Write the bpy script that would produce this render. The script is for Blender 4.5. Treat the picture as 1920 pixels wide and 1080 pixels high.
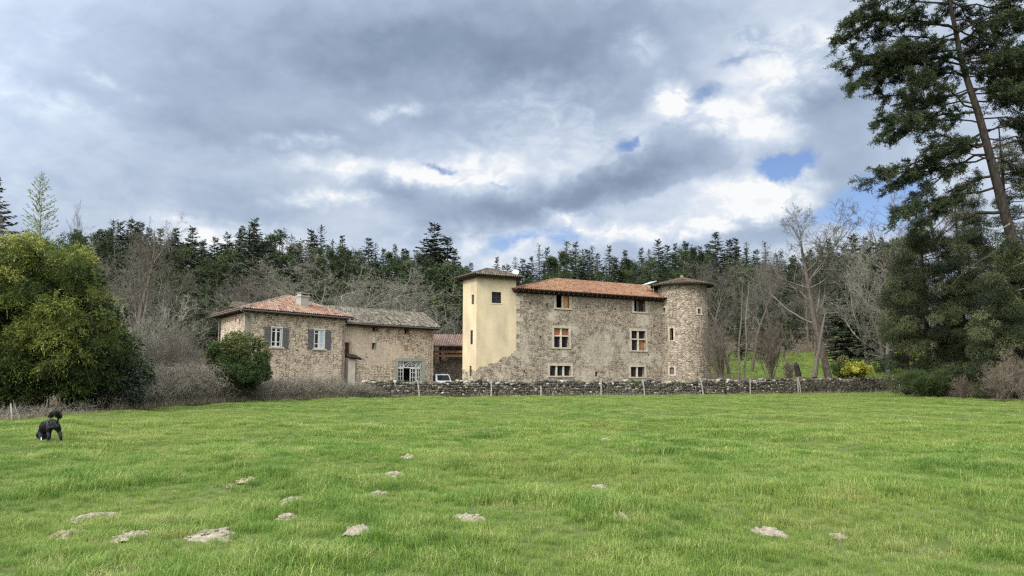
import bpy, math, random
import numpy as np
from math import radians as R, sin, cos, pi, sqrt, atan2
from mathutils import Vector, Matrix

# ------------------------------------------------------------------ scene, camera, light
for o in list(bpy.data.objects): bpy.data.objects.remove(o)
S = bpy.context.scene
COL = S.collection
F = 1400.0                      # focal length in pixels of a 1920 px wide frame
CAMZ = 1.6
PITCH = math.atan(165/F)
cam_d = bpy.data.cameras.new("camera"); cam = bpy.data.objects.new("camera", cam_d); COL.objects.link(cam)
cam_d.sensor_width = 36; cam_d.lens = 36*F/1920; cam_d.clip_end = 8000; cam_d.clip_start = 0.1
cam.location = (0, 0, CAMZ); cam.rotation_euler = (pi/2+PITCH, 0, 0)
S.camera = cam
S.view_settings.view_transform = 'Standard'; S.view_settings.look = 'None'
S.view_settings.gamma = 1; S.view_settings.use_curve_mapping = False
S.view_settings.exposure = 0.55
S.cycles.use_denoising = False
S.cycles.max_bounces = 6; S.cycles.diffuse_bounces = 3; S.cycles.glossy_bounces = 2; S.cycles.transmission_bounces = 2
S.cycles.transparent_max_bounces = 4
S.cycles.caustics_reflective = False; S.cycles.caustics_refractive = False
S.cycles.pixel_filter_type = 'BLACKMAN_HARRIS'; S.cycles.filter_width = 1.3

SUN_DIR = Vector((-0.50, -0.66, 0.62)).normalized()        # towards the veiled sun: behind the camera, to the left
sun_d = bpy.data.lights.new("sun", 'SUN'); sun = bpy.data.objects.new("sun", sun_d); COL.objects.link(sun)
sun_d.energy = 2.0; sun_d.angle = R(9); sun_d.color = (1, .97, .92)
sun.rotation_euler = SUN_DIR.to_track_quat('Z', 'Y').to_euler(); sun.location = (-30, -40, 60)

def ray(px, py):
    u = (px-960)/F; v = (540-py)/F
    d = Vector((u, cos(PITCH)-v*sin(PITCH), sin(PITCH)+v*cos(PITCH)))
    return d
def at(px, py, Y):                  # point of the view ray at ground distance Y
    d = ray(px, py); k = Y/d.y
    return Vector((d.x*k, Y, CAMZ+d.z*k))
def azel(px, py):
    d = ray(px, py).normalized()
    return atan2(d.x, d.y), math.asin(d.z)

# ------------------------------------------------------------------ node helper
class NT:
    def __init__(s, tree): s.t = tree; s.n = tree.nodes; s.l = tree.links
    def add(s, typ, **kw):
        n = s.n.new(typ)
        for k, v in kw.items(): setattr(n, k, v)
        return n
    def put(s, sock, val):
        if hasattr(val, 'is_output') or isinstance(val, bpy.types.NodeSocket): s.l.new(val, sock)
        elif val is not None:
            try: sock.default_value = val
            except Exception: sock.default_value = (*val, 1)
    def m(s, op, a, b=None, c=None, clamp=False):
        n = s.add('ShaderNodeMath', operation=op, use_clamp=clamp)
        s.put(n.inputs[0], a)
        if b is not None: s.put(n.inputs[1], b)
        if c is not None: s.put(n.inputs[2], c)
        return n.outputs[0]
    def vm(s, op, a, b=None, scale=None):
        n = s.add('ShaderNodeVectorMath', operation=op)
        s.put(n.inputs[0], a)
        if b is not None: s.put(n.inputs[1], b)
        if scale is not None: s.put(n.inputs['Scale'], scale)
        return n.outputs['Value'] if op in ('LENGTH', 'DOT_PRODUCT', 'DISTANCE') else n.outputs[0]
    def mix(s, f, a, b, blend='MIX'):
        n = s.add('ShaderNodeMix', data_type='RGBA', blend_type=blend)
        s.put(n.inputs[0], f); s.put(n.inputs[6], a); s.put(n.inputs[7], b)
        return n.outputs[2]
    def noise(s, vec, scale, detail=3, rough=.5, dist=0, out='Fac'):
        n = s.add('ShaderNodeTexNoise')
        if vec is not None: s.put(n.inputs['Vector'], vec)
        n.inputs['Scale'].default_value = scale; n.inputs['Detail'].default_value = detail
        n.inputs['Roughness'].default_value = rough; n.inputs['Distortion'].default_value = dist
        return n.outputs[out]
    def ss(s, x, lo, hi, a=0., b=1.):
        n = s.add('ShaderNodeMapRange', interpolation_type='SMOOTHSTEP')
        s.put(n.inputs[0], x); n.inputs[1].default_value = lo; n.inputs[2].default_value = hi
        n.inputs[3].default_value = a; n.inputs[4].default_value = b
        return n.outputs[0]
    def ramp(s, x, stops):
        n = s.add('ShaderNodeValToRGB'); s.put(n.inputs[0], x)
        e = n.color_ramp.elements
        while len(e) < len(stops): e.new(0.5)
        for i, (p, c) in enumerate(stops): e[i].position = p; e[i].color = (*c, 1)
        return n.outputs[0]

def lin(r, g, b):
    f = lambda c: (c/255/12.92) if c/255 <= .04045 else ((c/255+.055)/1.055)**2.4
    return (f(r), f(g), f(b))

# ------------------------------------------------------------------ sky: nishita blue behind procedural cloud layers
def make_world():
    w = bpy.data.worlds.new("World"); S.world = w; w.use_nodes = True
    t = NT(w.node_tree); t.n.clear()
    out = t.add('ShaderNodeOutputWorld'); bg = t.add('ShaderNodeBackground')
    t.l.new(bg.outputs[0], out.inputs[0])
    sky = t.add('ShaderNodeTexSky', sky_type='NISHITA'); sky.sun_disc = False
    sky.sun_elevation = math.asin(SUN_DIR.z); sky.sun_rotation = atan2(SUN_DIR.x, SUN_DIR.y)
    sky.altitude = 600
    tc = t.add('ShaderNodeTexCoord'); D = tc.outputs['Generated']
    sx = t.add('ShaderNodeSeparateXYZ'); t.l.new(D, sx.inputs[0]); x, y, z = sx.outputs
    az = t.m('ARCTAN2', x, y); el = t.m('ARCSINE', z)
    cb = t.add('ShaderNodeCombineXYZ'); t.put(cb.inputs[0], az); t.put(cb.inputs[1], el); P = cb.outputs[0]
    # flat cloud-deck coordinates: the deck recedes towards the horizon
    zz = t.m('ADD', t.m('MAXIMUM', z, 0.0), 0.16)
    cd = t.add('ShaderNodeCombineXYZ')
    t.put(cd.inputs[0], t.m('DIVIDE', x, zz)); t.put(cd.inputs[1], t.m('DIVIDE', y, zz)); Q = cd.outputs[0]
    nz = t.noise(P, 5.0, 5, .55, out='Color')
    wv = t.vm('SCALE', t.vm('SUBTRACT', nz, (.5, .5, .5)), scale=0.085)
    nz2 = t.noise(P, 22.0, 4, .6, out='Color')
    wv2 = t.vm('SCALE', t.vm('SUBTRACT', nz2, (.5, .5, .5)), scale=0.035)
    W = t.vm('ADD', t.vm('ADD', P, wv), wv2)
    def blob(px, py, rx, ry, rot=0, src=W):
        a, e = azel(px, py)
        mp = t.add('ShaderNodeMapping', vector_type='TEXTURE')
        t.l.new(src, mp.inputs['Vector'])
        mp.inputs['Location'].default_value = (a, e, 0); mp.inputs['Rotation'].default_value = (0, 0, R(rot))
        mp.inputs['Scale'].default_value = (rx*1.25/F, ry*1.25/F, 1)
        ln = t.vm('LENGTH', mp.outputs[0])
        return t.ss(ln, 1.0, 0.0)
    def total(lst):
        acc = None
        for b in lst:
            v = t.m('MULTIPLY', blob(*b[:5]), b[5])
            acc = v if acc is None else t.m('ADD', acc, v)
        return acc
    dark = total([(620,110,620,170,0,.42),(980,110,380,150,0,.36),(350,240,400,130,0,.16),(500,262,200,36,0,.22),
                  (130,400,380,90,0,.12),(735,372,115,42,0,.55),(400,380,260,60,0,.14),(1130,30,280,110,0,.22),
                  (1000,395,330,60,14,.30),(1120,340,260,60,14,.18),(1570,170,110,85,0,.34),(1600,300,150,80,0,.26),
                  (1440,430,180,46,8,.36),(900,420,180,50,5,.28),(1480,290,70,26,10,.2)])
    bright = total([(1240,188,48,52,0,.75),(1370,222,150,46,-8,.75),(1490,120,160,90,20,.5),(1420,365,130,46,8,.8),
                    (1350,425,170,34,12,.7),(1062,415,62,24,0,.75),(740,330,230,26,0,.62),(740,205,90,22,10,.45),
                    (900,320,110,70,0,.4),(560,275,110,16,0,.35),(620,380,150,18,0,.45),(390,432,150,34,0,.42),
                    (880,462,190,46,0,.35),(1200,80,60,40,0,.3),(1150,440,160,22,0,.5),(560,470,200,40,0,.3),
                    (60,190,140,30,-10,.18),(230,175,90,24,-10,.2),(1000,200,200,80,0,.22),(1100,300,200,110,0,.2),
                    (30,370,130,30,0,.1)])
    blue = total([(1478,305,92,36,12,1.15),(1650,385,130,80,0,.95),(1010,452,240,28,4,.75),(1300,178,70,34,10,.7),
                  (1545,60,150,90,0,.45),(1180,268,60,30,0,.8),(1110,392,90,26,10,.7),(825,318,60,15,0,.75),
                  (1340,120,90,40,0,.4),(1560,395,110,36,0,.5),(930,352,70,13,0,.55),(1400,60,90,60,0,.3)])
    n1 = t.noise(t.vm('MULTIPLY', W, (1, 1.9, 1)), 5.5, 6, .5, .2)
    n2 = t.noise(Q, 1.1, 5, .5, .2)
    n3 = t.noise(t.vm('ADD', t.vm('MULTIPLY', P, (1, 1.7, 1)), (7, 3, 0)), 24, 6, .6, .4)
    wisps = t.ss(n3, .38, .68)
    b = t.m('ADD', .68, t.m('MULTIPLY', t.m('SUBTRACT', n1, .5), .62))
    b = t.m('ADD', b, t.m('MULTIPLY', t.m('SUBTRACT', n2, .5), .28))
    b = t.m('ADD', b, t.m('MULTIPLY', t.m('SUBTRACT', n3, .5), .20))
    b = t.m('SUBTRACT', b, t.m('MULTIPLY', dark, .66))
    b = t.m('ADD', b, t.m('MULTIPLY', bright, t.m('ADD', .38, t.m('MULTIPLY', wisps, .5))))
    # the one hard-edged cumulus in front of the brighter layer
    lobe = t.m('MAXIMUM', blob(1290, 280, 115, 80, 12), blob(1190, 330, 190, 52, 18))
    cum = t.ss(lobe, .12, .30)
    b = t.m('SUBTRACT', b, t.m('MULTIPLY', cum, t.m('ADD', .07, t.m('MULTIPLY', lobe, .20))))
    colr = t.ramp(b, [(0.0, lin(114,129,152)), (.28, lin(140,157,182)), (.55, lin(174,190,213)), (.76, lin(209,221,237)), (1.0, lin(250,251,253))])
    # a little warm grey in places
    colr = t.mix(t.m('MULTIPLY', t.ss(t.noise(P, 3.0, 3), .45, .7), .15), colr, t.mix(1, colr, (.99, 1.0, .93, 1), 'MULTIPLY'))
    gap = t.m('SUBTRACT', t.m('MULTIPLY', blue, t.m('ADD', .35, t.m('MULTIPLY', t.noise(W, 11, 7, .6), 1.25))), .42)
    gap = t.m('SUBTRACT', gap, t.m('MULTIPLY', cum, 1.0))
    gap = t.m('SUBTRACT', gap, t.m('MULTIPLY', wisps, .18))
    gapm = t.ss(gap, -.16, .34)
    skyc = t.mix(1, sky.outputs[0], (.105, .108, .128, 1), 'MULTIPLY')
    vis = t.mix(gapm, colr, skyc)
    # the sun side of the deck (behind the camera) is much brighter than the side in the picture
    sd = t.vm('DOT_PRODUCT', D, tuple(SUN_DIR))
    glow = t.ss(sd, -.25, 1.0, 1.0, 6.0); warm = t.ss(sd, -.2, .5)
    vis = t.mix(warm, vis, t.mix(1, t.mix(.6, vis, (.45, .45, .45, 1)), (1.04, 1.0, .93, 1), 'MULTIPLY'))
    up = t.ss(z, .42, .95, 1.0, 2.0)
    fin = t.vm('SCALE', vis, scale=t.m('MULTIPLY', t.m('MULTIPLY', glow, up), 1.0))
    fin = t.vm('SCALE', fin, scale=2**(-S.view_settings.exposure))
    below = t.ss(z, -.06, -.01)
    fin = t.mix(below, (.05, .06, .04, 1), fin)
    t.l.new(fin, bg.inputs[0]); bg.inputs[1].default_value = 1.0
    w.cycles.sampling_method = 'MANUAL'; w.cycles.sample_map_resolution = 512
make_world()

# ------------------------------------------------------------------ object helpers
def tag(o, label=None, cat=None, group=None, kind=None):
    if label: o['label'] = label
    if cat: o['category'] = cat
    if group: o['group'] = group
    if kind: o['kind'] = kind
    return o
def empty(name, loc, label, cat, group=None, rz=0):
    o = bpy.data.objects.new(name, None); COL.objects.link(o); o.empty_display_size = .3
    o.location = loc; o.rotation_euler[2] = rz
    return tag(o, label, cat, group)
def np_mesh(name, V, Fc, mat, parent=None, tint=None, loc=None, smooth=False, link=True):
    """V (N,3); Fc (M,k) index array; optional per-face tint. Coordinates are world unless parent is given with loc=None."""
    V = np.asarray(V, dtype=np.float32)
    if parent is not None and loc is None: V = V-np.array(parent.location, dtype=np.float32)
    me = bpy.data.meshes.new(name)
    M, k = Fc.shape
    me.vertices.add(len(V)); me.vertices.foreach_set('co', V.ravel())
    me.loops.add(M*k); me.loops.foreach_set('vertex_index', Fc.astype(np.int32).ravel())
    me.polygons.add(M); me.polygons.foreach_set('loop_start', np.arange(0, M*k, k, dtype=np.int32))
    me.update(calc_edges=True)
    if tint is not None:
        a = me.attributes.new('tint', 'FLOAT', 'FACE'); a.data.foreach_set('value', np.asarray(tint, dtype=np.float32))
    if smooth: me.polygons.foreach_set('use_smooth', [True]*M)
    me.materials.append(mat)
    o = bpy.data.objects.new(name, me)
    if link: COL.objects.link(o)
    if parent is not None: o.parent = parent
    return o

class MB:
    def __init__(s): s.v = []; s.f = []; s.uv = []; s.t = []
    def face(s, pts, uv=None, t=.5):
        n = len(s.v); s.v += [tuple(p) for p in pts]; s.f.append(tuple(range(n, n+len(pts))))
        s.uv += list(uv) if uv else [(p[0]+p[1]*.5, p[2]) for p in pts]; s.t.append(t)
    def hexa(s, c, t=.5):       # 8 corners: bottom 4 ccw, top 4 ccw
        for q in ((3,2,1,0),(4,5,6,7),(0,1,5,4),(1,2,6,5),(2,3,7,6),(3,0,4,7)): s.face([c[i] for i in q], t=t)
    def box(s, c, ax, ay, az, t=.5):    # centre and three half-axis vectors
        c = Vector(c); ax = Vector(ax); ay = Vector(ay); az = Vector(az)
        s.hexa([c-ax-ay-az, c+ax-ay-az, c+ax+ay-az, c-ax+ay-az, c-ax-ay+az, c+ax-ay+az, c+ax+ay+az, c-ax+ay+az], t)
    def bar(s, p, q, w, h=None, t=.5):
        p = Vector(p); q = Vector(q); h = h or w; d = (q-p)
        z = Vector((0,0,1)) if abs(d.normalized().z) < .95 else Vector((1,0,0))
        a = d.cross(z).normalized()*w/2; b = a.cross(d).normalized()*h/2
        s.box((p+q)/2, d/2, a, b, t)
    def tube(s, pts, rad, n=8, t=.5, cap=True):
        pts = [Vector(p) for p in pts]; rings = []
        up = Vector((0,0,1)); a = None
        for i, p in enumerate(pts):
            d = (pts[min(i+1, len(pts)-1)]-pts[max(i-1, 0)]).normalized()
            if a is None: a = d.cross(up if abs(d.z) < .95 else Vector((1,0,0))).normalized()
            a = (a-d*a.dot(d)).normalized(); b = d.cross(a)
            r = rad[i] if hasattr(rad, '__len__') else rad
            rings.append([p+(a*cos(2*pi*k/n)+b*sin(2*pi*k/n))*r for k in range(n)])
        for i in range(len(rings)-1):
            for k in range(n): s.face([rings[i][k], rings[i][(k+1)%n], rings[i+1][(k+1)%n], rings[i+1][k]], t=t)
        if cap: s.face(rings[0][::-1], t=t); s.face(rings[-1], t=t)
    def build(s, name, mat, parent=None, smooth=False, merge=False):
        me = bpy.data.meshes.new(name)
        off = Vector(parent.location) if parent and parent.parent is None else (Vector(parent.parent.location) if parent else Vector((0,0,0)))
        me.from_pydata([tuple(Vector(p)-off) for p in s.v], [], s.f)
        uvl = me.uv_layers.new(name='UVMap'); uvl.data.foreach_set('uv', np.array(s.uv, dtype=np.float32).ravel())
        a = me.attributes.new('tint', 'FLOAT', 'FACE'); a.data.foreach_set('value', np.array(s.t, dtype=np.float32))
        me.materials.append(mat)
        if smooth:
            me.polygons.foreach_set('use_smooth', [True]*len(me.polygons))
        if merge:
            import bmesh
            bm = bmesh.new(); bm.from_mesh(me); bmesh.ops.remove_doubles(bm, verts=bm.verts, dist=.0008); bm.to_mesh(me); bm.free()
        o = bpy.data.objects.new(name, me); COL.objects.link(o)
        if parent: o.parent = parent
        return o

def segs_mesh(P0, P1, R0, R1, n=3):
    """prisms for many straight segments, vectorised"""
    P0 = np.asarray(P0, float); P1 = np.asarray(P1, float); d = P1-P0
    L = np.linalg.norm(d, axis=1, keepdims=True)+1e-9; d = d/L
    ref = np.where(np.abs(d[:, 2:3]) < .9, np.array([[0, 0, 1.]]), np.array([[1., 0, 0]]))
    a = np.cross(d, ref); a /= np.linalg.norm(a, axis=1, keepdims=True)+1e-9; b = np.cross(d, a)
    ang = np.arange(n)*2*pi/n
    off = a[:, None, :]*np.cos(ang)[None, :, None]+b[:, None, :]*np.sin(ang)[None, :, None]
    V0 = P0[:, None]+off*np.asarray(R0)[:, None, None]; V1 = P1[:, None]+off*np.asarray(R1)[:, None, None]
    V = np.concatenate([V0, V1], axis=1).reshape(-1, 3)
    k = np.arange(n); kn = (k+1) % n
    fc = np.stack([k, kn, n+kn, n+k], axis=1)
    Fc = (fc[None]+(np.arange(len(P0))*2*n)[:, None, None]).reshape(-1, 4)
    return V, Fc
def blades(A, D, Ln, Wd, rng, flat=None):
    """triangles: base at A, tip at A+D*Ln ... widest at one third, as a thin quad (diamond)"""
    A = np.asarray(A, float); D = np.asarray(D, float); D = D/(np.linalg.norm(D, axis=1, keepdims=True)+1e-9)
    r = rng.normal(size=A.shape) if flat is None else flat
    s = np.cross(D, r); s /= np.linalg.norm(s, axis=1, keepdims=True)+1e-9
    Ln = np.asarray(Ln).reshape(-1, 1); Wd = np.asarray(Wd).reshape(-1, 1)
    m = A+D*Ln*.45
    V = np.stack([A, m+s*Wd*.5, A+D*Ln, m-s*Wd*.5], axis=1).reshape(-1, 3)
    Fc = np.arange(len(A)*4).reshape(-1, 4)
    return V, Fc
def merge_np(parts):
    Vs, Fs, n = [], [], 0
    for V, Fc in parts: Vs.append(V); Fs.append(Fc+n); n += len(V)
    return np.concatenate(Vs), np.concatenate(Fs)

# ------------------------------------------------------------------ materials
def mat(name, col, rough=.9, spec=.2, metal=0):
    m = bpy.data.materials.new(name); m.use_nodes = True
    b = m.node_tree.nodes['Principled BSDF']
    b.inputs['Base Color'].default_value = (*col, 1); b.inputs['Roughness'].default_value = rough
    b.inputs['Specular IOR Level'].default_value = spec; b.inputs['Metallic'].default_value = metal
    return m
def nmat(name, rough=.9, spec=.2):
    m = mat(name, (.5, .5, .5), rough, spec); t = NT(m.node_tree); return m, t, m.node_tree.nodes['Principled BSDF']
def varied(name, c1, c2, scale=3, rough=.9, spec=.2, bump=0, detail=4, stretch=(1,1,1), metal=0):
    m, t, b = nmat(name, rough, spec)
    b.inputs['Metallic'].default_value = metal
    tc = t.add('ShaderNodeTexCoord'); v = t.vm('MULTIPLY', tc.outputs['Object'], stretch)
    n = t.noise(v, scale, detail, .6)
    t.put(b.inputs['Base Color'], t.mix(t.ss(n, .3, .7), (*c1, 1), (*c2, 1)))
    if bump:
        bp = t.add('ShaderNodeBump'); bp.inputs['Strength'].default_value = bump; bp.inputs['Distance'].default_value = .02
        t.put(bp.inputs['Height'], n); t.put(b.inputs['Normal'], bp.outputs[0])
    return m
def foliage_mat(name, stops, trans=.25, rnd=.25, rough=.7, spec=.15):
    """colour from the per-face tint; each tree shifts a little"""
    m, t, b = nmat(name, rough, spec)
    at_ = t.add('ShaderNodeAttribute', attribute_name='tint')
    oi = t.add('ShaderNodeObjectInfo')
    f = t.m('ADD', at_.outputs['Fac'], t.m('MULTIPLY', t.m('SUBTRACT', oi.outputs['Random'], .5), rnd), clamp=True)
    c = t.ramp(f, stops)
    t.put(b.inputs['Base Color'], c)
    if trans > 0:
        tr = t.add('ShaderNodeBsdfTranslucent'); t.put(tr.inputs[0], c)
        mx = t.add('ShaderNodeMixShader'); mx.inputs[0].default_value = trans
        t.l.new(b.outputs[0], mx.inputs[1]); t.l.new(tr.outputs[0], mx.inputs[2])
        t.l.new(mx.outputs[0], t.n['Material Output'].inputs[0])
    return m

def rubble(name, stones, mortar, su=3.3, sv=7.2, warp=.03, patch=None, patchcol=(.42,.36,.27), plaster=None, joint=(.03,.15), gloom=.5, extra=None):
    """stone masonry in metres of UV; patch = amount of old render left on it; plaster = node function giving a mask"""
    m, t, b = nmat(name, .95, .1)
    uv = t.add('ShaderNodeUVMap'); uv.uv_map = 'UVMap'; U = uv.outputs[0]
    wn = t.vm('SCALE', t.vm('SUBTRACT', t.noise(U, 1.7, 3, out='Color'), (.5,.5,.5)), scale=warp*2)
    W = t.vm('MULTIPLY', t.vm('ADD', U, wn), (su, sv, 1))
    v1 = t.add('ShaderNodeTexVoronoi', voronoi_dimensions='2D', feature='F1'); t.put(v1.inputs['Vector'], W); v1.inputs['Scale'].default_value = 1; v1.inputs['Randomness'].default_value = .85
    v2 = t.add('ShaderNodeTexVoronoi', voronoi_dimensions='2D', feature='DISTANCE_TO_EDGE'); t.put(v2.inputs['Vector'], W); v2.inputs['Scale'].default_value = 1; v2.inputs['Randomness'].default_value = .85
    sep = t.add('ShaderNodeSeparateColor'); t.put(sep.inputs[0], v1.outputs['Color'])
    sc = t.ramp(sep.outputs[0], stones)
    sc = t.mix(.45, sc, t.mix(1, sc, t.ramp(t.noise(U, 14, 5, .7), [(.3,(.55,.55,.55)),(.7,(1.3,1.3,1.3))]), 'MULTIPLY'))
    dist = v2.outputs['Distance']
    jt = t.ss(dist, joint[0], joint[1], 1, 0)
    # joints are partly filled with pale mortar, partly open and dark
    openj = t.ss(t.noise(U, 2.3, 3), .38, .62)
    jc = t.mix(openj, (*mortar, 1), (.045, .036, .028, 1))
    c = t.mix(t.m('MULTIPLY', jt, .9), sc, jc)
    h = t.m('SUBTRACT', 1, jt)
    if patch:
        pn = t.noise(U, .45, 5, .62)
        pm = t.ss(t.m('ADD', pn, t.m('MULTIPLY', t.noise(U, 5, 4, .7), .16)), patch, patch+.10)
        if extra: pm = extra(t, U, pm)
        pc = t.mix(t.ss(t.noise(U, 3, 5, .6), .35, .65), (*patchcol, 1), (*[k*.78 for k in patchcol], 1))
        spots = t.m('MULTIPLY', t.ss(t.noise(U, 7, 4, .6), .52, .62), .8)
        pc = t.mix(spots, pc, sc)
        c = t.mix(t.m('MULTIPLY', pm, .88), c, pc)
        h = t.m('ADD', t.m('MULTIPLY', h, t.m('SUBTRACT', 1, t.m('MULTIPLY', pm, .85))), t.m('MULTIPLY', pm, .7))
    if plaster:
        pm2, pc2 = plaster(t, U)
        c = t.mix(pm2, c, pc2)
        h = t.m('ADD', t.m('MULTIPLY', h, t.m('SUBTRACT', 1, pm2)), t.m('MULTIPLY', pm2, 1.2))
    # damp, weather and lichen
    st = t.ss(t.noise(t.vm('MULTIPLY', U, (1, .35, 1)), .8, 5, .6), .3, .75, 1.12, .82)
    c = t.vm('SCALE', c, scale=st)
    t.put(b.inputs['Base Color'], c)
    bp = t.add('ShaderNodeBump'); bp.inputs['Strength'].default_value = .9; bp.inputs['Distance'].default_value = .05
    t.put(bp.inputs['Height'], t.m('ADD', h, t.m('MULTIPLY', t.noise(U, 20, 4), .15))); t.put(b.inputs['Normal'], bp.outputs[0])
    return m

GREYST = [(0,(.17,.137,.10)),(.3,(.275,.227,.17)),(.55,(.335,.28,.213)),(.8,(.24,.197,.15)),(1,(.40,.345,.268))]
WARMST = [(0,(.28,.21,.15)),(.3,(.47,.38,.275)),(.6,(.55,.455,.335)),(.8,(.38,.30,.215)),(1,(.56,.49,.385))]
def ell(t, U, cx, cy, rx, ry):
    mp = t.add('ShaderNodeMapping', vector_type='TEXTURE'); t.l.new(U, mp.inputs['Vector'])
    mp.inputs['Location'].default_value = (cx, cy, 0); mp.inputs['Scale'].default_value = (rx, ry, 1)
    return t.ss(t.m('ADD', t.vm('LENGTH', mp.outputs[0]), t.m('MULTIPLY', t.m('SUBTRACT', t.noise(U, 1.3, 6, .65), .5), 1.3)), 1.05, .8)
def manor_patches(t, U, pm):
    for e in ((13.2, 3.9, 2.2, 1.7), (11.5, 1.7, 2.0, .7), (4.9, 4.3, .5, 2.0), (17.6, 2.2, .8, 2.2), (16.6,4.0,.8,1.2)):
        pm = t.m('MAXIMUM', pm, t.m('MULTIPLY', ell(t, U, *e), .62))
    return pm
M_manor = rubble('manor_masonry', GREYST, (.34,.29,.215), patch=.60, patchcol=(.385,.34,.265), extra=manor_patches)
M_rtower = rubble('round_tower_masonry', GREYST, (.31,.262,.195), su=2.5, sv=5.6, warp=.03)
def tower_plaster(t, U):
    s = t.add('ShaderNodeSeparateXYZ'); t.put(s.inputs[0], U)
    edge = t.m('ADD', 2.05, t.m('MULTIPLY', t.m('MAXIMUM', s.outputs[0], 0), .42))
    dv = t.m('ADD', t.m('SUBTRACT', s.outputs[1], edge), t.m('MULTIPLY', t.m('SUBTRACT', t.noise(U, 1.6, 5, .65), .5), 1.7))
    msk = t.ss(dv, 0, .06)
    c = t.mix(t.ss(t.noise(U, .6, 4, .6), .35, .65), (.46,.375,.24,1), (.42,.35,.235,1))
    return msk, c
M_stower = rubble('stair_tower_render', GREYST, (.50,.43,.31), plaster=tower_plaster, patch=.62, patchcol=(.5,.42,.30))
def house_patches(t, U, pm):
    for e in ((8.0, 1.6, 1.9, 1.5), (2.0, 1.0, 1.6, 1.0)): pm = t.m('MAXIMUM', pm, t.m('MULTIPLY', ell(t, U, *e), .5))
    return pm
M_house = rubble('farmhouse_masonry', WARMST, (.56,.47,.34), su=3.2, sv=7.0, warp=.03, patch=.70, patchcol=(.56,.49,.37), extra=house_patches)
def barn_patches(t, U, pm):
    for e in ((1.6, 4.6, 2.2, 1.7), (5.0, 3.9, 3.2, .9), (4.0,3.0,1.8,.5)): pm = t.m('MAXIMUM', pm, ell(t, U, *e))
    return pm
M_barn = rubble('barn_masonry', WARMST, (.50,.42,.30), su=3.0, sv=6.4, warp=.035, patch=.66, patchcol=(.46,.38,.28), extra=barn_patches)
M_dressed = varied('dressed_stone', (.29,.25,.19), (.40,.35,.27), 2.5, .9, .15, .3)
M_quoin = M_dressed
M_wood = varied('dark_old_timber', (.018,.013,.010), (.045,.032,.023), 6, .85, .2)
M_beam = varied('brown_timber_beam', (.16,.09,.05), (.24,.14,.08), 5, .8, .2, stretch=(1,1,6))
M_orange = varied('orange_varnished_boards', (.42,.19,.065), (.50,.25,.09), 4, .6, .3, stretch=(6,6,.4))
M_brownsh = varied('brown_boards', (.24,.10,.045), (.31,.14,.06), 4, .7, .3, stretch=(6,6,.4))
M_shutter = varied('weathered_shutter_paint', (.085,.080,.080), (.14,.132,.130), 8, .8, .2, stretch=(1,1,5))
M_frame = mat('white_window_paint', (.55,.54,.50), .6, .4)
M_dframe = mat('dark_window_frame', (.03,.022,.02), .6, .3)
M_pale = mat('pale_grey_door_paint', (.50,.51,.48), .65, .3)
M_doorgreen = varied('grey_green_render', (.22,.235,.19), (.28,.29,.235), 2, .9, .1)
M_glass = mat('dark_window_glass', (.012,.013,.015), .08, .6)
M_glass_b = mat('curtained_glass', (.33,.40,.42), .25, .5)
M_gutter = mat('zinc_gutter', (.07,.066,.06), .6, .3, .2)
M_pipe = mat('zinc_downpipe', (.17,.15,.135), .6, .3, .1)
M_conc = varied('chimney_render', (.24,.225,.19), (.32,.30,.255), 2, .95, .1, .2)
M_white = varied('limewashed_block', (.36,.33,.27), (.46,.42,.34), 2, .95, .1)
def tile_mat(name, stops):
    m, t, b = nmat(name, .92, .15)
    a = t.add('ShaderNodeAttribute', attribute_name='tint')
    tc = t.add('ShaderNodeTexCoord')
    big = t.m('MULTIPLY', t.m('SUBTRACT', t.noise(tc.outputs['Object'], .35, 3), .5), .4)
    f = t.m('ADD', a.outputs['Fac'], big, clamp=True)
    c = t.ramp(f, stops)
    lich = t.ss(t.noise(tc.outputs['Object'], 7, 4, .7), .60, .70)
    c = t.mix(t.m('MULTIPLY', lich, .35), c, (.22,.20,.15,1)); c = t.mix(1, c, (.53,.58,.57,1), 'MULTIPLY')
    t.put(b.inputs['Base Color'], c); return m
M_tile_o = tile_mat('orange_canal_tiles', [(0,(.09,.055,.04)),(.3,(.22,.105,.065)),(.6,(.32,.15,.085)),(.85,(.33,.20,.13)),(1,(.38,.29,.21))])
M_tile_m = tile_mat('mixed_canal_tiles', [(0,(.10,.06,.05)),(.3,(.27,.125,.09)),(.5,(.37,.18,.13)),(.7,(.34,.23,.17)),(.85,(.40,.31,.24)),(1,(.22,.18,.145))])
M_tile_g = tile_mat('weathered_canal_tiles', [(0,(.04,.034,.028)),(.35,(.11,.09,.07)),(.6,(.18,.145,.115)),(.85,(.27,.22,.175)),(1,(.34,.29,.235))])
M_tile_p = tile_mat('pink_canal_tiles', [(0,(.16,.09,.08)),(.4,(.38,.22,.18)),(.7,(.50,.33,.27)),(1,(.55,.44,.36))])
M_tile_d = tile_mat('mossy_canal_tiles', [(0,(.055,.045,.035)),(.4,(.11,.09,.065)),(.7,(.17,.13,.10)),(1,(.28,.22,.16))])

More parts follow.
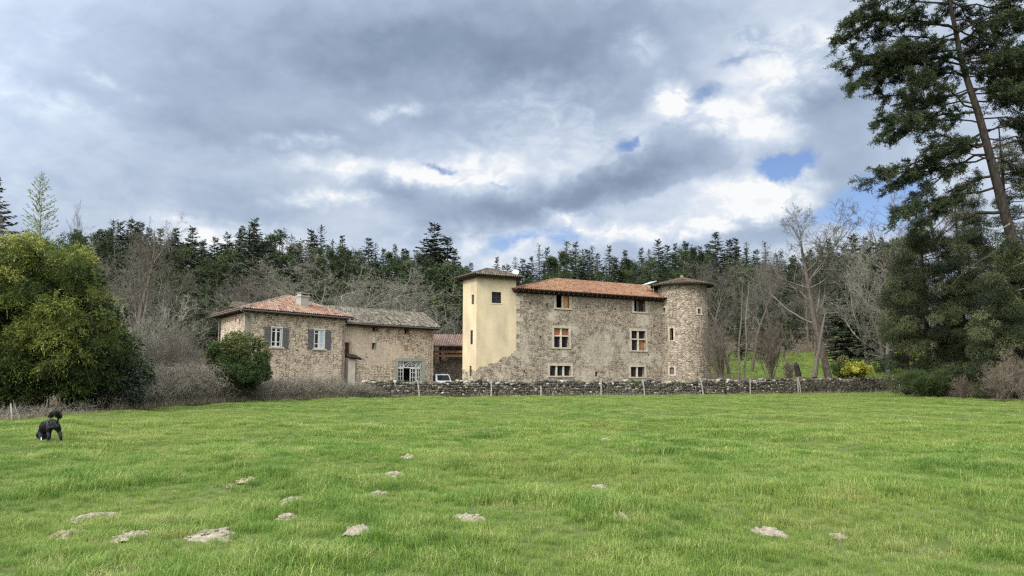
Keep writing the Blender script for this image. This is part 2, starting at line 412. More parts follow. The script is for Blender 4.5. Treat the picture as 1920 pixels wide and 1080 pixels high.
# ------------------------------------------------------------------ terrain
def sstep(x, a, b):
    t = np.clip((x-a)/(b-a), 0, 1); return t*t*(3-2*t)
WALLPTS = [(at(690,740,57.5).x, 57.5), (at(1000,740,60.5).x, 60.5), (at(1320,740,64).x, 64), (at(1500,740,69).x, 69), (at(1700,740,77).x, 77)]
WX = [p[0] for p in WALLPTS]; WY = [p[1] for p in WALLPTS]
def wallY(x): return np.interp(x, WX, WY)
def H(x, y):
    x = np.asarray(x, float); y = np.asarray(y, float)
    terr = 1.2*sstep(y-wallY(x), .4, 2.5)*sstep(x, 18.0, 21.5)
    hill = 14.5*sstep(y, 70, 225)*1.0
    hill += .6*np.sin(x*.05+1)*sstep(y, 110, 180)
    und = .05*np.sin(x*.9+y*.35)+.04*np.sin(x*.37-y*.8+2)+.03*np.sin(x*2.1+1.3*y)
    und = und*(1-sstep(y, 55, 65))*sstep(y, 2, 8)
    far = 18*sstep(y, 300, 700)
    return terr+hill+und+far*0
def H1(x, y): return float(H(x, y))
def make_ground():
    xs = np.unique(np.concatenate([np.linspace(-2600,-140,12), np.linspace(-140,-46,26), np.linspace(-46,60,150), np.linspace(60,170,30), np.linspace(170,2600,12)]))
    ys = np.unique(np.concatenate([np.linspace(-800,-6,8), np.linspace(-6,95,170), np.linspace(95,260,60), np.linspace(260,4200,14)]))
    X, Y = np.meshgrid(xs, ys); Z = H(X, Y)
    V = np.stack([X, Y, Z], -1).reshape(-1, 3)
    nx, ny = len(xs), len(ys); i = np.arange(nx-1); j = np.arange(ny-1)
    I, J = np.meshgrid(i, j); a = (J*nx+I).ravel()
    Fc = np.stack([a, a+1, a+nx+1, a+nx], 1)
    m, t, b = nmat('meadow_and_forest_soil', 1, .05)
    geo = t.add('ShaderNodeNewGeometry'); P = geo.outputs['Position']
    zone = t.add('ShaderNodeAttribute', attribute_name='woods').outputs['Fac']
    zn = t.ss(t.m('ADD', zone, t.m('MULTIPLY', t.m('SUBTRACT', t.noise(P, .5, 4), .5), .5)), .4, .6)
    g = t.mix(t.ss(t.noise(P, .35, 5, .6), .35, .65), (.045,.070,.016,1), (.075,.095,.03,1))  # field soil coloured dark so gaps between tufts read as shadow
    g = t.mix(t.m('MULTIPLY', t.ss(t.noise(P, 3, 5, .7), .5, .7), .5), g, (.10,.085,.045,1))
    fl = t.mix(t.noise(P, .8, 5, .7), (.055,.045,.03,1), (.11,.09,.055,1))
    t.put(b.inputs['Base Color'], t.mix(zn, g, fl))
    bp = t.add('ShaderNodeBump'); bp.inputs['Distance'].default_value = .05; bp.inputs['Strength'].default_value = .8
    t.put(bp.inputs['Height'], t.noise(P, 14, 4, .7)); t.put(b.inputs['Normal'], bp.outputs[0])
    o = np_mesh('ground', V, Fc, m, smooth=True)
    XX, YY = V[:, 0], V[:, 1]
    edge = np.interp(XX, [-40,-25,-20,-12,0,18,40,90], [25,30,45,56,59,64,77,60])
    w = sstep(YY-edge, 0, 2)
    # green slope beyond the wall on the right, and the yard
    mead = sstep(XX, 22, 30)*(1-sstep(XX, 78, 90))*sstep(YY, 80, 86)*(1-sstep(YY, 122, 128))
    w = np.maximum(w*(1-mead), 0)
    a_ = o.data.attributes.new('woods', 'FLOAT', 'POINT'); a_.data.foreach_set('value', w.astype(np.float32))
    tag(o, 'grassy field rising to a wooded hill', None, None, 'structure')
    return o
make_ground()

# ------------------------------------------------------------------ walls with openings
class Plane:
    def __init__(s, P0, P1, lean=0.0):
        s.P0 = Vector((P0[0], P0[1], 0)); d = Vector((P1[0]-P0[0], P1[1]-P0[1], 0)); s.L = d.length; s.d = d/s.L
        s.n = Vector((s.d.y, -s.d.x, 0))        # outward (towards camera for left-to-right walls)
        s.lean = lean
    def p(s, u, v, dep=0): return s.P0+s.d*u+Vector((0,0,v))-s.n*(dep+s.lean*v)
    def hit(s, px, py):
        r = ray(px, py); o = Vector((0,0,CAMZ))
        k = (s.P0-o).dot(s.n)/r.dot(s.n); q = o+r*k
        return (q-s.P0).dot(s.d), q.z
    def rect(s, x0, y0, x1, y1):
        a = s.hit(x0, y1); b = s.hit(x1, y0)
        return (a[0], b[0], a[1], b[1])
def wall(mb, fn, U, V, ops, dep=.35, du=1.5, dv=1.5, back=False, uo=0):
    us = {U[0], U[1]}; vs = {V[0], V[1]}
    for o in ops: us |= {max(min(o[0], U[1]), U[0]), min(max(o[1], U[0]), U[1])}; vs |= {max(o[2], V[0]), min(o[3], V[1])}
    for k in range(1, int((U[1]-U[0])/du)): us.add(U[0]+k*du)
    for k in range(1, int((V[1]-V[0])/dv)): vs.add(V[0]+k*dv)
    us = sorted(us); vs = sorted(vs)
    for a, b in zip(us, us[1:]):
        for c, d in zip(vs, vs[1:]):
            if b-a < 1e-5 or d-c < 1e-5: continue
            m_, n_ = (a+b)/2, (c+d)/2
            if any(o[0] < m_ < o[1] and o[2] < n_ < o[3] for o in ops): continue
            mb.face([fn(a,c,0), fn(b,c,0), fn(b,d,0), fn(a,d,0)], [(a+uo,c),(b+uo,c),(b+uo,d),(a+uo,d)])
    for a, b, c, d in ops:
        n = max(1, int((b-a)/.3))
        for i in range(n):
            e, f = a+(b-a)*i/n, a+(b-a)*(i+1)/n
            mb.face([fn(e,c,0), fn(e,c,dep), fn(f,c,dep), fn(f,c,0)], [(e+uo,c),(e+uo,c-dep),(f+uo,c-dep),(f+uo,c)])
            mb.face([fn(e,d,dep), fn(e,d,0), fn(f,d,0), fn(f,d,dep)], [(e+uo,d+dep),(e+uo,d),(f+uo,d),(f+uo,d+dep)])
        mb.face([fn(a,c,0), fn(a,d,0), fn(a,d,dep), fn(a,c,dep)], [(a+uo,c),(a+uo,d),(a+dep+uo,d),(a+dep+uo,c)])
        mb.face([fn(b,d,0), fn(b,c,0), fn(b,c,dep), fn(b,d,dep)], [(b+uo,d),(b+uo,c),(b-dep+uo,c),(b-dep+uo,d)])
def fbox(mb, fn, a, b, c, d, d0, d1, t=.5):     # box on a wall: u a..b, v c..d, depth d0 (front, may be negative) .. d1
    mb.hexa([fn(a,c,d0), fn(b,c,d0), fn(b,c,d1), fn(a,c,d1), fn(a,d,d0), fn(b,d,d0), fn(b,d,d1), fn(a,d,d1)], t)
def surround(fn, o, parent, w=.2, name='stone_surround', m=None, sill=True, proud=.025, wt=None):
    a, b, c, d = o; mb = MB(); wt = wt or w
    fbox(mb, fn, a-w, a, c, d, -proud, .12); fbox(mb, fn, b, b+w, c, d, -proud, .12)
    fbox(mb, fn, a-w, b+w, d, d+wt, -proud-.005, .12)
    if sill: fbox(mb, fn, a-w*1.1, b+w*1.1, c-.14, c, -proud-.05, .12)
    return mb.build(name, m or M_dressed, parent)
def pane(fn, o, parent, dep=.22, m=None, name='pane'):
    a, b, c, d = o; mb = MB(); fbox(mb, fn, a, b, c, d, dep, dep+.02); return mb.build(name, m or M_glass, parent)
def lattice(fn, o, parent, nx, nz, w=.04, dep=.18, m=None, border=.06, name='frame'):
    a, b, c, d = o; mb = MB(); e = dep+.045
    fbox(mb, fn, a, a+border, c, d, dep, e); fbox(mb, fn, b-border, b, c, d, dep, e)
    fbox(mb, fn, a+border, b-border, c, c+border, dep, e); fbox(mb, fn, a+border, b-border, d-border, d, dep, e)
    for i in range(1, nx):
        u = a+(b-a)*i/nx; fbox(mb, fn, u-w/2, u+w/2, c+border, d-border, dep+.003, e-.003)
    zs = nz if hasattr(nz, '__len__') else [k/nz for k in range(1, nz)]
    for k in zs:
        v = c+(d-c)*k; fbox(mb, fn, a+border, b-border, v-w/2, v+w/2, dep+.006, e-.006)
    return mb.build(name, m or M_frame, parent)
def group_empty(name, parent):      # a part that only holds its sub-parts
    o = bpy.data.objects.new(name, None); COL.objects.link(o); o.parent = parent; o.empty_display_size = .1
    return o

# ------------------------------------------------------------------ canal-tile roofs
def roof_slope(mb, A, B, C, D, rng, pitch=.21, row=.38, base=.5, amp=.32):
    """A,B eave (left,right), C,D ridge (right,left). Tiles run up the slope at right angles to the eave."""
    A, B, C, D = map(Vector, (A, B, C, D))
    e = (B-A); L = e.length; e /= L
    n = e.cross((C+D)/2-A).normalized()
    if n.z < 0: n = -n
    s = n.cross(e).normalized()
    if s.z < 0: s = -s
    def uv(p): p = p-A; return p.dot(e), p.dot(s)
    poly = [uv(p) for p in (A, B, C, D)]
    def vrange(u):
        vs = []
        for i in range(4):
            (u0, v0), (u1, v1) = poly[i], poly[(i+1) % 4]
            if abs(u1-u0) > 1e-6 and min(u0, u1)-1e-6 <= u <= max(u0, u1)+1e-6: vs.append(v0+(v1-v0)*(u-u0)/(u1-u0))
        return (min(vs), max(vs)) if vs else (0, 0)
    mb.face([A-n*.02, B-n*.02, C-n*.02, D-n*.02], t=.0)
    mb.face([D-n*.10, C-n*.10, B-n*.10, A-n*.10], t=.0)
    for p, q in ((A, B), (B, C), (C, D), (D, A)):
        if (p-q).length > .01: mb.face([p-n*.10, q-n*.10, q-n*.02, p-n*.02], t=.0)
    lo_, hi_ = min(p[0] for p in poly), max(p[0] for p in poly)
    nc = int((hi_-lo_)/pitch); w = pitch*.32
    for i in range(nc):
        u = lo_+(i+.5)*(hi_-lo_)/nc
        v0, v1 = vrange(u)
        if v1-v0 < .1: continue
        ct = rng.uniform(-.1, .1); v = v0-.04
        r = 0
        while v < v1-.02:
            ve = min(v+row, v1+.03); j = rng.uniform(-.012, .012)
            tt = min(1, max(0, base+ct+rng.gauss(0, amp*.5)))
            if rng.random() < .08: tt = rng.random()
            prof = [(-w, 0), (-w*.6, .055), (0, .08), (w*.6, .055), (w, 0)]
            lift0, lift1 = .022, .0
            for k in range(4):
                (x0, h0), (x1, h1) = prof[k], prof[k+1]
                mb.face([A+e*(u+x0+j)+s*v+n*(h0+lift0), A+e*(u+x1+j)+s*v+n*(h1+lift0),
                         A+e*(u+x1*.82+j)+s*ve+n*(h1+lift1), A+e*(u+x0*.82+j)+s*ve+n*(h0+lift1)], t=tt)
            mb.face([A+e*(u+x_+j)+s*v+n*(h_+lift0) for x_, h_ in prof], t=0.05)
            # pan tile between
            up = u+pitch/2
            mb.face([A+e*(up-w*.9)+s*v+n*.012, A+e*(up+w*.9)+s*v+n*.012, A+e*(up+w*.9)+s*ve+n*.002, A+e*(up-w*.9)+s*ve+n*.002], t=max(0, tt*.15-.02))
            v += row; r += 1
def ridge_tiles(mb, P, Q, rng, base=.5, r=.10):
    P = Vector(P); Q = Vector(Q); n = max(1, int((Q-P).length/.36))
    for i in range(n):
        a = P+(Q-P)*i/n; b = P+(Q-P)*(i+1.08)/n
        mb.tube([a+Vector((0,0,rng.uniform(0,.02))), b], [r*1.08, r*.92], 7, t=min(1, max(0, base+rng.gauss(0, .2))))

# ================================================================== MANOR
rng = random.Random(3)
c0 = at(893, 640, 66.0); c1 = at(1240, 640, 76.5)
FR = Plane((c0.x, c0.y), (c1.x, c1.y))
LF_dir = -FR.n
LFw = 2.75
pl = c0-FR.n*LFw
LF = Plane((pl.x, pl.y), (c0.x, c0.y))          # left face of the stair tower, left-to-right as seen
manor = empty('manor_house', (c0.x+6, c0.y+6, 0), 'long stone manor with yellow stair tower, round tower and orange tiled roof', 'manor house')
TU = FR.hit(968, 600)[0]                        # where the yellow render stops
TZ = FR.hit(899, 516)[1]; EZ = FR.hit(1100, 553)[1]
print('manor', TU, TZ, EZ, FR.L)
DEPTH = 9.0
st = MB()
w_tf = FR.rect(922, 548, 940, 568)
wall(st, FR.p, (0, TU), (-.3, TZ), [w_tf])
left_ops = [LF.rect(884,552,888.5,571), LF.rect(881.5,619,886.5,646), LF.rect(880,686,884,705)]
wall(st, LF.p, (0, LFw), (-.3, TZ), left_ops, uo=-LFw-1)
bk = Plane((FR.p(TU,0,LFw).x, FR.p(TU,0,LFw).y), (LF.P0.x, LF.P0.y)); wall(st, bk.p, (0, bk.L), (-.3, TZ), [], uo=30)
rt = Plane((FR.p(TU,0).x, FR.p(TU,0).y), (FR.p(TU,0,LFw).x, FR.p(TU,0,LFw).y)); wall(st, rt.p, (0, rt.L), (0, TZ), [], uo=40)
stw = st.build('stair_tower', M_stower, manor)
# stair tower windows
def small_window(fn, o, m=M_dframe, nx=1, nz=1, dep=.12):
    g = group_empty('window', manor)
    pane(fn, o, g, dep+.05); lattice(fn, o, g, nx, nz, .05, dep, m, .07); return g
g = small_window(FR.p, w_tf, nx=2, nz=2, dep=.06)
mbx = MB(); a, b_, c, d = w_tf; fbox(mbx, FR.p, a-.1, b_+.1, c-.09, c, -.03, .1); mbx.build('sill', M_white, g)
for o in left_ops: small_window(LF.p, o, dep=.08)
# main wall
mw = MB()
W = dict(u1=FR.rect(1043,549,1067,577), u2=FR.rect(1189,557,1209.5,584), m1=FR.rect(1039,616,1066,651), m2=FR.rect(1184.5,621,1210,656.5),
         l1=FR.rect(1031,686,1070,704.5), l2=FR.rect(1183,688,1208,706.5), h=FR.rect(1116,697,1121,706))
holes = []
for zx, zy in ((568,328),(686,340),(960,355),(1158,366),(765,465),(1194,480),(1428,486),(1388,686),(1240,600),(640,560),(530,795)):
    x = 840+zx*.2708; y = 480+zy*.2708; holes.append(FR.rect(x-1.4, y-1.9, x+1.4, y+1.9))
MU = FR.L+.3
wall(mw, FR.p, (TU, MU), (-.3, EZ+.25), list(W.values())+holes, uo=0)
B1 = FR.p(MU,0,DEPTH); B0 = FR.p(TU,0,DEPTH)
for q0, q1, uo in ((FR.p(MU,0), B1, 60), (B1, B0, 80), (B0, FR.p(TU,0,LFw), 110)):
    pp = Plane((q0.x,q0.y), (q1.x,q1.y)); wall(mw, pp.p, (0, pp.L), (-.3, EZ+.25), [], uo=uo)
mw.build('wall', M_manor, manor)
# corner stones beside the yellow render
z = 4.6
while z < EZ-.4:
    hh = rng.uniform(.32,.5); ww = rng.choice((.4,.75)); qs = MB(); fbox(qs, FR.p, TU+.01, TU+ww, z, z+hh-.03, -.02, .1, rng.random()); qs.build('quoin', M_dressed, manor); z += hh*rng.choice((1,1,2.1))
def bars(o, n, g, dep=.2):
    mb = MB(); a, b, c, d = o
    for i in range(1, n*4):
        if i % 4: u = a+(b-a)*i/(n*4); fbox(mb, FR.p, u-.012, u+.012, c, d, dep, dep+.025)
    mb.build('iron_bars', M_dframe, g)
def mullions(o, us, vs, g, w=.14):
    a, b, c, d = o
    for k in us: u = a+(b-a)*k; mb = MB(); fbox(mb, FR.p, u-w/2, u+w/2, c, d, .04, .22); mb.build('mullion', M_white, g)
    for k in vs: v = c+(d-c)*k; mb = MB(); fbox(mb, FR.p, a, b, v-w*.4, v+w*.4, .035, .215); mb.build('transom', M_white, g)
def board(o, u0, u1, v0, v1, g, m, dep=.24, name='shutter'):
    a, b, c, d = o; mb = MB(); A_, B_, C_, D_ = a+(b-a)*u0, a+(b-a)*u1, c+(d-c)*v0, c+(d-c)*v1
    n = 4
    for i in range(n): fbox(mb, FR.p, A_+(B_-A_)*i/n+.008, A_+(B_-A_)*(i+1)/n-.008, C_, D_, dep, dep+.04, rng.random())
    fbox(mb, FR.p, A_, B_, C_+(D_-C_)*.78, C_+(D_-C_)*.83, dep-.02, dep+.001); fbox(mb, FR.p, A_, B_, C_+(D_-C_)*.17, C_+(D_-C_)*.22, dep-.02, dep+.001)
    o_ = mb.build(name, m, g); return o_
g = group_empty('window', manor); o = W['u1']; surround(FR.p, (o[0],o[1],o[2],EZ), g, .28, wt=.05); mullions((o[0],o[1],o[2],EZ), [.52], [], g, .12)
tag(board(o, .58, 1, .0, 1, g, M_orange), 'orange boarded shutter')
g = group_empty('window', manor); o = W['u2']; surround(FR.p, (o[0],o[1],o[2],EZ), g, .28, wt=.05); board(o, .34, .55, 0, 1, g, M_shutter); board(o, .62, .98, 0, 1, g, M_wood, .28)
g = group_empty('window', manor); o = W['m1']; surround(FR.p, o, g, .24); mullions(o, [.5], [.60], g)
tag(board(o, .03, .45, .64, .98, g, M_brownsh), 'brown boarded upper light'); board(o, .55, .97, .64, .98, g, M_brownsh)
pane(FR.p, (o[0],o[1],o[2],o[2]+(o[3]-o[2])*.6), g, .3)
g = group_empty('window', manor); o = W['m2']; surround(FR.p, o, g, .24); mullions(o, [.5], [.57], g)
board(o, .56, .96, .02, .52, g, M_brownsh); pane(FR.p, o, g, .3)
g = group_empty('window', manor); o = W['l1']; surround(FR.p, o, g, .24); mullions(o, [.335,.667], [], g); bars(o, 3, g); pane(FR.p, o, g, .32)
g = group_empty('window', manor); o = W['l2']; surround(FR.p, o, g, .24); mullions(o, [.5], [], g); bars(o, 2, g); pane(FR.p, o, g, .32)
# roofs
OV = .75
er = MB()
RU0, RU1 = TU-.45, MU+.1
ez = FR.hit(1100, 552)[1]
ez = EZ+.1
def ridge_at(px, py, dep, P=FR):      # ray meets the vertical plane parallel to the wall at depth dep
    q = Plane((P.p(0,0,dep).x, P.p(0,0,dep).y), (P.p(1,0,dep).x, P.p(1,0,dep).y)); u, zz = q.hit(px, py); return P.p(u, zz, dep)
D_ = ridge_at(1040, 523, DEPTH/2); C_ = ridge_at(1222, 541, DEPTH/2); C_.z = D_.z
D_ = FR.p(FR.hit(1040,600)[0]+1.2, D_.z, DEPTH/2) if False else D_
A_ = FR.p(RU0, ez, -OV); B_ = FR.p(RU1, ez, -OV); E_ = FR.p(RU1, ez, DEPTH+OV); G_ = FR.p(RU0, ez, DEPTH+OV)
print('ridge', D_, C_, 'eave', A_, B_)
roof_slope(er, A_, B_, C_, D_, rng, base=.55)
roof_slope(er, E_, G_, D_, C_, rng, base=.5, pitch=.3)
roof_slope(er, G_, A_, D_, D_, rng, base=.35)
roof_slope(er, B_, E_, C_, C_, rng, base=.5, pitch=.3)
ridge_tiles(er, D_, C_, rng, .6, .12); ridge_tiles(er, A_, D_, rng, .35, .11); ridge_tiles(er, B_, C_, rng, .55, .11)
roofp = er.build('roof', M_tile_o, manor)
ev = MB()       # eaves board, rafter ends and an added dark shadow band
ev.box((FR.p((RU0+RU1)/2, ez-.16, -OV/2+.12)), FR.d*(RU1-RU0)/2*.995, FR.n*(OV/2-.15), Vector((0,0,.05)))
u = RU0+.3
while u < RU1: ev.bar(FR.p(u, ez-.26, .1), FR.p(u, ez-.19, -OV+.06), .11, .14); u += .55
fbox(ev, FR.p, TU+.02, MU-.1, EZ-.22, EZ+.12, -.16, .0-.004)  # dark band added on the wall top to deepen the shade under the eave
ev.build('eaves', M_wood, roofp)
# stair-tower roof: hipped, low
tr = MB(); o_ = .62; tz = TZ+.02
q = [FR.p(-o_, tz, -o_), FR.p(TU+o_*.8, tz, -o_), FR.p(TU+o_*.8, tz, LFw+o_), FR.p(-o_, tz, LFw+o_)]
apex = FR.p(TU*.42, tz+.82, LFw*.5); apex2 = FR.p(TU*.60, tz+.82, LFw*.5)
roof_slope(tr, q[0], q[1], apex2, apex, rng, base=.5); roof_slope(tr, q[3], q[0], apex, apex, rng, base=.4)
roof_slope(tr, q[1], q[2], apex2, apex2, rng, base=.5); roof_slope(tr, q[2], q[3], apex, apex2, rng, base=.5)
for a_, b_ in ((q[0],apex),(q[1],apex2),(apex,apex2),(q[3],apex)): ridge_tiles(tr, a_, b_, rng, .5, .1)
trp = tr.build('tower_roof', M_tile_d, manor)
ev = MB()
for i in range(4):
    a_ = q[i]*.955+ (q[(i+2)%4])*.045; b_ = q[(i+1)%4]*.955+q[(i+3)%4]*.045
    ev.bar(a_-Vector((0,0,.15)), b_-Vector((0,0,.15)), .06, .16)
for i in range(9):
    u = -.4+i*(TU+.8)/8.5; ev.bar(FR.p(u, tz-.14, .1), FR.p(u, tz-.14, -o_+.08), .08, .1)
for i in range(7):
    u = i*.5; ev.bar(LF.p(u, tz-.14, .1), LF.p(u, tz-.14, -o_+.08), .08, .1)
ev.build('eaves', M_wood, trp)
# satellite dish behind the tower roof
dc = at(966, 511, 70.5); dm = MB(); dn = Vector((-.3,-.8,.45)).normalized(); da = dn.cross(Vector((0,0,1))).normalized(); db = da.cross(dn)
N = 20
ringp = lambda r, dep: [dc+(da*cos(2*pi*k/N)+db*sin(2*pi*k/N))*r-dn*dep for k in range(N)]
r0, r1, r2 = ringp(.36, 0), ringp(.25, .055), ringp(.1, .09)
for ra, rb in ((r0, r1), (r1, r2)):
    for k in range(N): dm.face([ra[k], ra[(k+1)%N], rb[(k+1)%N], rb[k]])
dm.face(r2); dm.bar(dc-dn*.09, dc-dn*.2-Vector((0,0,.2)), .05); dm.bar(dc-dn*.2-Vector((0,0,.2)), dc-dn*.25-Vector((0,0,1.5)), .05); dm.bar(dc-db*.34, dc+dn*.35, .03)
dm.build('satellite_dish', mat('dish_paint', (.45,.44,.41), .5, .4), manor)

# round tower
RC = at(1281, 620, 77.6); RT = 2.62
def rtf(u, v, dep=0):
    r = RT+.16*max(0, 1-v/5)-dep-.01*v; a = -pi/2+u/RT; return Vector((RC.x+r*cos(a), RC.y+r*sin(a), v))
def rhit(px, py):
    rr = ray(px, py); o = Vector((0,0,CAMZ))
    dx, dy = rr.x, rr.y; ox, oy = -RC.x, -RC.y
    A = dx*dx+dy*dy; B = 2*(ox*dx+oy*dy); C = ox*ox+oy*oy-(RT+.05)**2
    disc = max(B*B-4*A*C, 0); k = (-B-sqrt(disc))/(2*A); X = ox+k*dx; Y = oy+k*dy
    return (atan2(Y, X)+pi/2)*RT, CAMZ+k*rr.z
def rrect(x0, y0, x1, y1):
    a = rhit(x0, y1); b = rhit(x1, y0); return (a[0], b[0], a[1], b[1])
RTZ = rhit(1281, 529)[1]
r_ops = [rrect(1241.5,577,1246,586.5), rrect(1310,579,1315,588), rrect(1255,615,1261.5,638), rrect(1256,689,1264,702)]
tw = MB(); wall(tw, rtf, (-pi*RT, pi*RT), (-.3, RTZ), r_ops, du=.4, dv=1.2, dep=.4)
tw_o = tw.build('round_tower', M_rtower, manor)
for i, o in enumerate(r_ops):
    g = group_empty('window', manor); surround(rtf, o, g, .2 if i != 3 else .18)
    if i == 3: pane(rtf, o, g, .15, mat('grey_board', (.10,.085,.08), .9))
    if i == 2:
        mb = MB(); a, b, c, d = o; m_ = (a+b)/2; hw = (b-a)/2
        for s_ in (-1, 1):
            for k in range(4):
                t0, t1 = k*pi/8, (k+1)*pi/8
                p0 = (m_+s_*hw*cos(t0), d-hw+hw*sin(t0)); p1 = (m_+s_*hw*cos(t1), d-hw+hw*sin(t1))
                e_ = (m_+s_*hw, d-hw+hw*sin(t0)) ; f_ = (m_+s_*hw, d-hw+hw*sin(t1))
                fs = [rtf(*p0, .05), rtf(*e_, .05), rtf(*f_, .05), rtf(*p1, .05)]
                mb.face(fs if s_ > 0 else fs[::-1])
        mb.build('arch_head', M_dressed, g)
# half-round blocked hole between wall and tower
tr = MB(); rr_ = RT+.62; NS = 64
ap = Vector((RC.x, RC.y, RTZ+.86))
for k in range(NS):
    a0, a1 = 2*pi*k/NS, 2*pi*(k+1)/NS
    for j in range(7):
        f0, f1 = 1-j/7, 1-(j+1)/7
        z0 = RTZ-.1+(1-f0)*.96; z1 = RTZ-.1+(1-f1)*.96
        tt = min(1, max(0, .25+rng.gauss(0,.16)+(.32 if j > 3 else 0)))
        am = (a0+a1)/2
        def pp(a, f, zz, h): return Vector((RC.x+rr_*f*cos(a), RC.y+rr_*f*sin(a), zz+h))
        h_ = .09*f0
        tr.face([pp(a0,f0,z0,.02), pp(am,f0,z0,.02+h_), pp(am,f1,z1,h_), pp(a0,f1,z1,0)], t=tt)
        tr.face([pp(am,f0,z0,.02+h_), pp(a1,f0,z0,.02), pp(a1,f1,z1,0), pp(am,f1,z1,h_)], t=tt)
        if j == 0: tr.face([pp(a0,1,z0,-.09), pp(a1,1,z0,-.09), pp(a1,1,z0,.02), pp(am,1,z0,.02+h_), pp(a0,1,z0,.02)], t=.05)
    tr.face([Vector((RC.x+rr_*cos(a1), RC.y+rr_*sin(a1), RTZ-.19)), Vector((RC.x+rr_*cos(a0), RC.y+rr_*sin(a0), RTZ-.19)), Vector((RC.x, RC.y, RTZ+.3))], t=0)
tr.tube([ap-Vector((0,0,.05)), ap+Vector((0,0,.12)), ap+Vector((0,0,.2))], [.2,.16,.05], 10, t=.9)
trr = tr.build('round_tower_roof', tile_mat('red_tower_tiles', [(0,(.05,.04,.03)),(.35,(.13,.09,.065)),(.6,(.20,.10,.075)),(.85,(.30,.13,.10)),(1,(.36,.26,.2))]), manor)
# open roof light by the round tower
sk = MB(); a_ = at(1209.5, 533.5, 77.5); b_ = at(1225, 528, 77.5); sk.box((a_+b_)/2, (b_-a_)/2, FR.n*-.55, Vector((0,0,.03)))
sk.bar(a_, a_-Vector((0,0,.9)), .05); sk.bar(b_, b_-Vector((0,0,1.2)), .05)
sk.build('roof_light', mat('roof_light_metal', (.28,.29,.28), .5, .4), manor)

# ================================================================== FARMHOUSE
h0 = at(457, 640, 58.0); h1 = at(647, 640, 66.4)
HF = Plane((h0.x, h0.y), (h1.x, h1.y), .0)
hl = at(413, 640, 64.5)
HL = Plane((hl.x, hl.y), (h0.x, h0.y))
HZ = HF.hit(458, 577)[1]; HZ2 = HF.hit(640, 596)[1]
print('house', HZ, HZ2, HF.L, HL.L)
HZ = (HZ+HZ2)/2
house = empty('farmhouse', (h0.x+3, h0.y+5, 0), 'stone farmhouse with grey shutters and red hipped tile roof at left', 'farmhouse')
hw = [HF.rect(508.5,615,528,650), HF.rect(589,619,608,653.5)]
hh_ = [HF.rect(x-1.2,y-1.5,x+1.2,y+1.5) for x, y in ((563.5,630.2),(567.7,630.5),(624.5,620),(481,606),(557,657),(575,646))]
hm = MB(); wall(hm, HF.p, (0, HF.L), (-.3, HZ+.2), hw+hh_, dep=.28)
l_op = [HL.rect(448,597,450.5,612)]
wall(hm, HL.p, (0, HL.L), (-.3, HZ+.2), l_op, uo=-20, dep=.2)
hbr = HF.p(HF.L, 0, HL.L)
for q0, q1, uo in ((HF.p(HF.L,0), Vector((h1.x-h0.x+hl.x, h1.y-h0.y+hl.y, 0)), 40), (Vector((h1.x-h0.x+hl.x, h1.y-h0.y+hl.y, 0)), hl, 60)):
    pp = Plane((q0.x,q0.y), (q1.x,q1.y)); wall(hm, pp.p, (0, pp.L), (-.3, HZ+.2), [], uo=uo)
hm.build('wall', M_house, house)
for i, o in enumerate(hw):
    g = group_empty('window', house); a, b, c, d = o; mid = (a+b)/2
    surround(HF.p, o, g, .09, 'casing', M_frame, sill=False, proud=.03)
    mb = MB(); fbox(mb, HF.p, a-.25, b+.25, c-.13, c-.003, -.12, .1); mb.build('sill', M_white, g)
    if i == 0: pane(HF.p, o, g, .16)
    else:
        pane(HF.p, (a, mid, c, d), g, .16); tag(pane(HF.p, (mid+.03, b-.04, c+.05, d-.06), g, .05, M_glass_b, 'open_casement'), 'pale blue casement glass')
    lattice(HF.p, (a, mid, c, d), g, 1, [.26, .80], .06, .06, M_frame, .085)
    lattice(HF.p, (mid+.002, b, c, d), g, 1, [.26, .80] if i == 0 else [.26], .06, .06 if i == 0 else .03, M_frame, .085)
    for s_ in (-1, 1):
        mb = MB(); w_ = .58
        u0, u1 = (a-.12-w_, a-.12) if s_ < 0 else (b+.12, b+.12+w_)
        fbox(mb, HF.p, u0, u1, c-.05, d+.02, -.07, -.03)
        for k in (.05, .36, .66, .93): fbox(mb, HF.p, u0, u1, c+(d-c)*k-.035, c+(d-c)*k+.035, -.09, -.071)
        fbox(mb, HF.p, u0, u0+.06, c-.05, d+.02, -.088, -.069); fbox(mb, HF.p, u1-.06, u1, c-.05, d+.02, -.088, -.069)
        for k in range(16):
            v = c+(d-c)*(.08+k*.052); fbox(mb, HF.p, u0+.08, u1-.08, v, v+.02, -.083, -.07)
        mb.build('shutter', M_shutter, g)
# roof: hip to a point, right hip runs back
OVh = .7; hz = HZ+.02
e0 = HF.p(0, hz, 0)+HF.n*OVh-HF.d*.35+HL.n*OVh*.6; e1 = HF.p(HF.L+.75, hz, -OVh)
hb = HF.p(0,0,0); lv = (Vector((hl.x,hl.y,0))-Vector((h0.x,h0.y,0))).normalized()
e3 = Vector((hl.x, hl.y, hz))+lv*.6+HL.n*OVh; e2 = e3+HF.d*(HF.L+1.2); e0 = HF.p(0, hz, 0)+HF.n*OVh+HL.n*OVh
e1 = e0+HF.d*(HF.L+OVh+.5)
e2 = e3+(e1-e0)
def ray_at_z_plane(px, py, Pl, dep): q = Plane((Pl.p(0,0,dep).x, Pl.p(0,0,dep).y), (Pl.p(1,0,dep).x, Pl.p(1,0,dep).y)); u, zz = q.hit(px, py); return Pl.p(u, zz, dep)
hd = 4.2
hA = ray_at_z_plane(541, 554.5, HF, hd)
print('house apex', hA, 'e', e0, e1, e2, e3)
hB = hA+HF.d*1.0
rf = MB()
roof_slope(rf, e0, e1, hA, hA, rng, base=.55, amp=.45); roof_slope(rf, e3, e0, hA, hA, rng, base=.3)
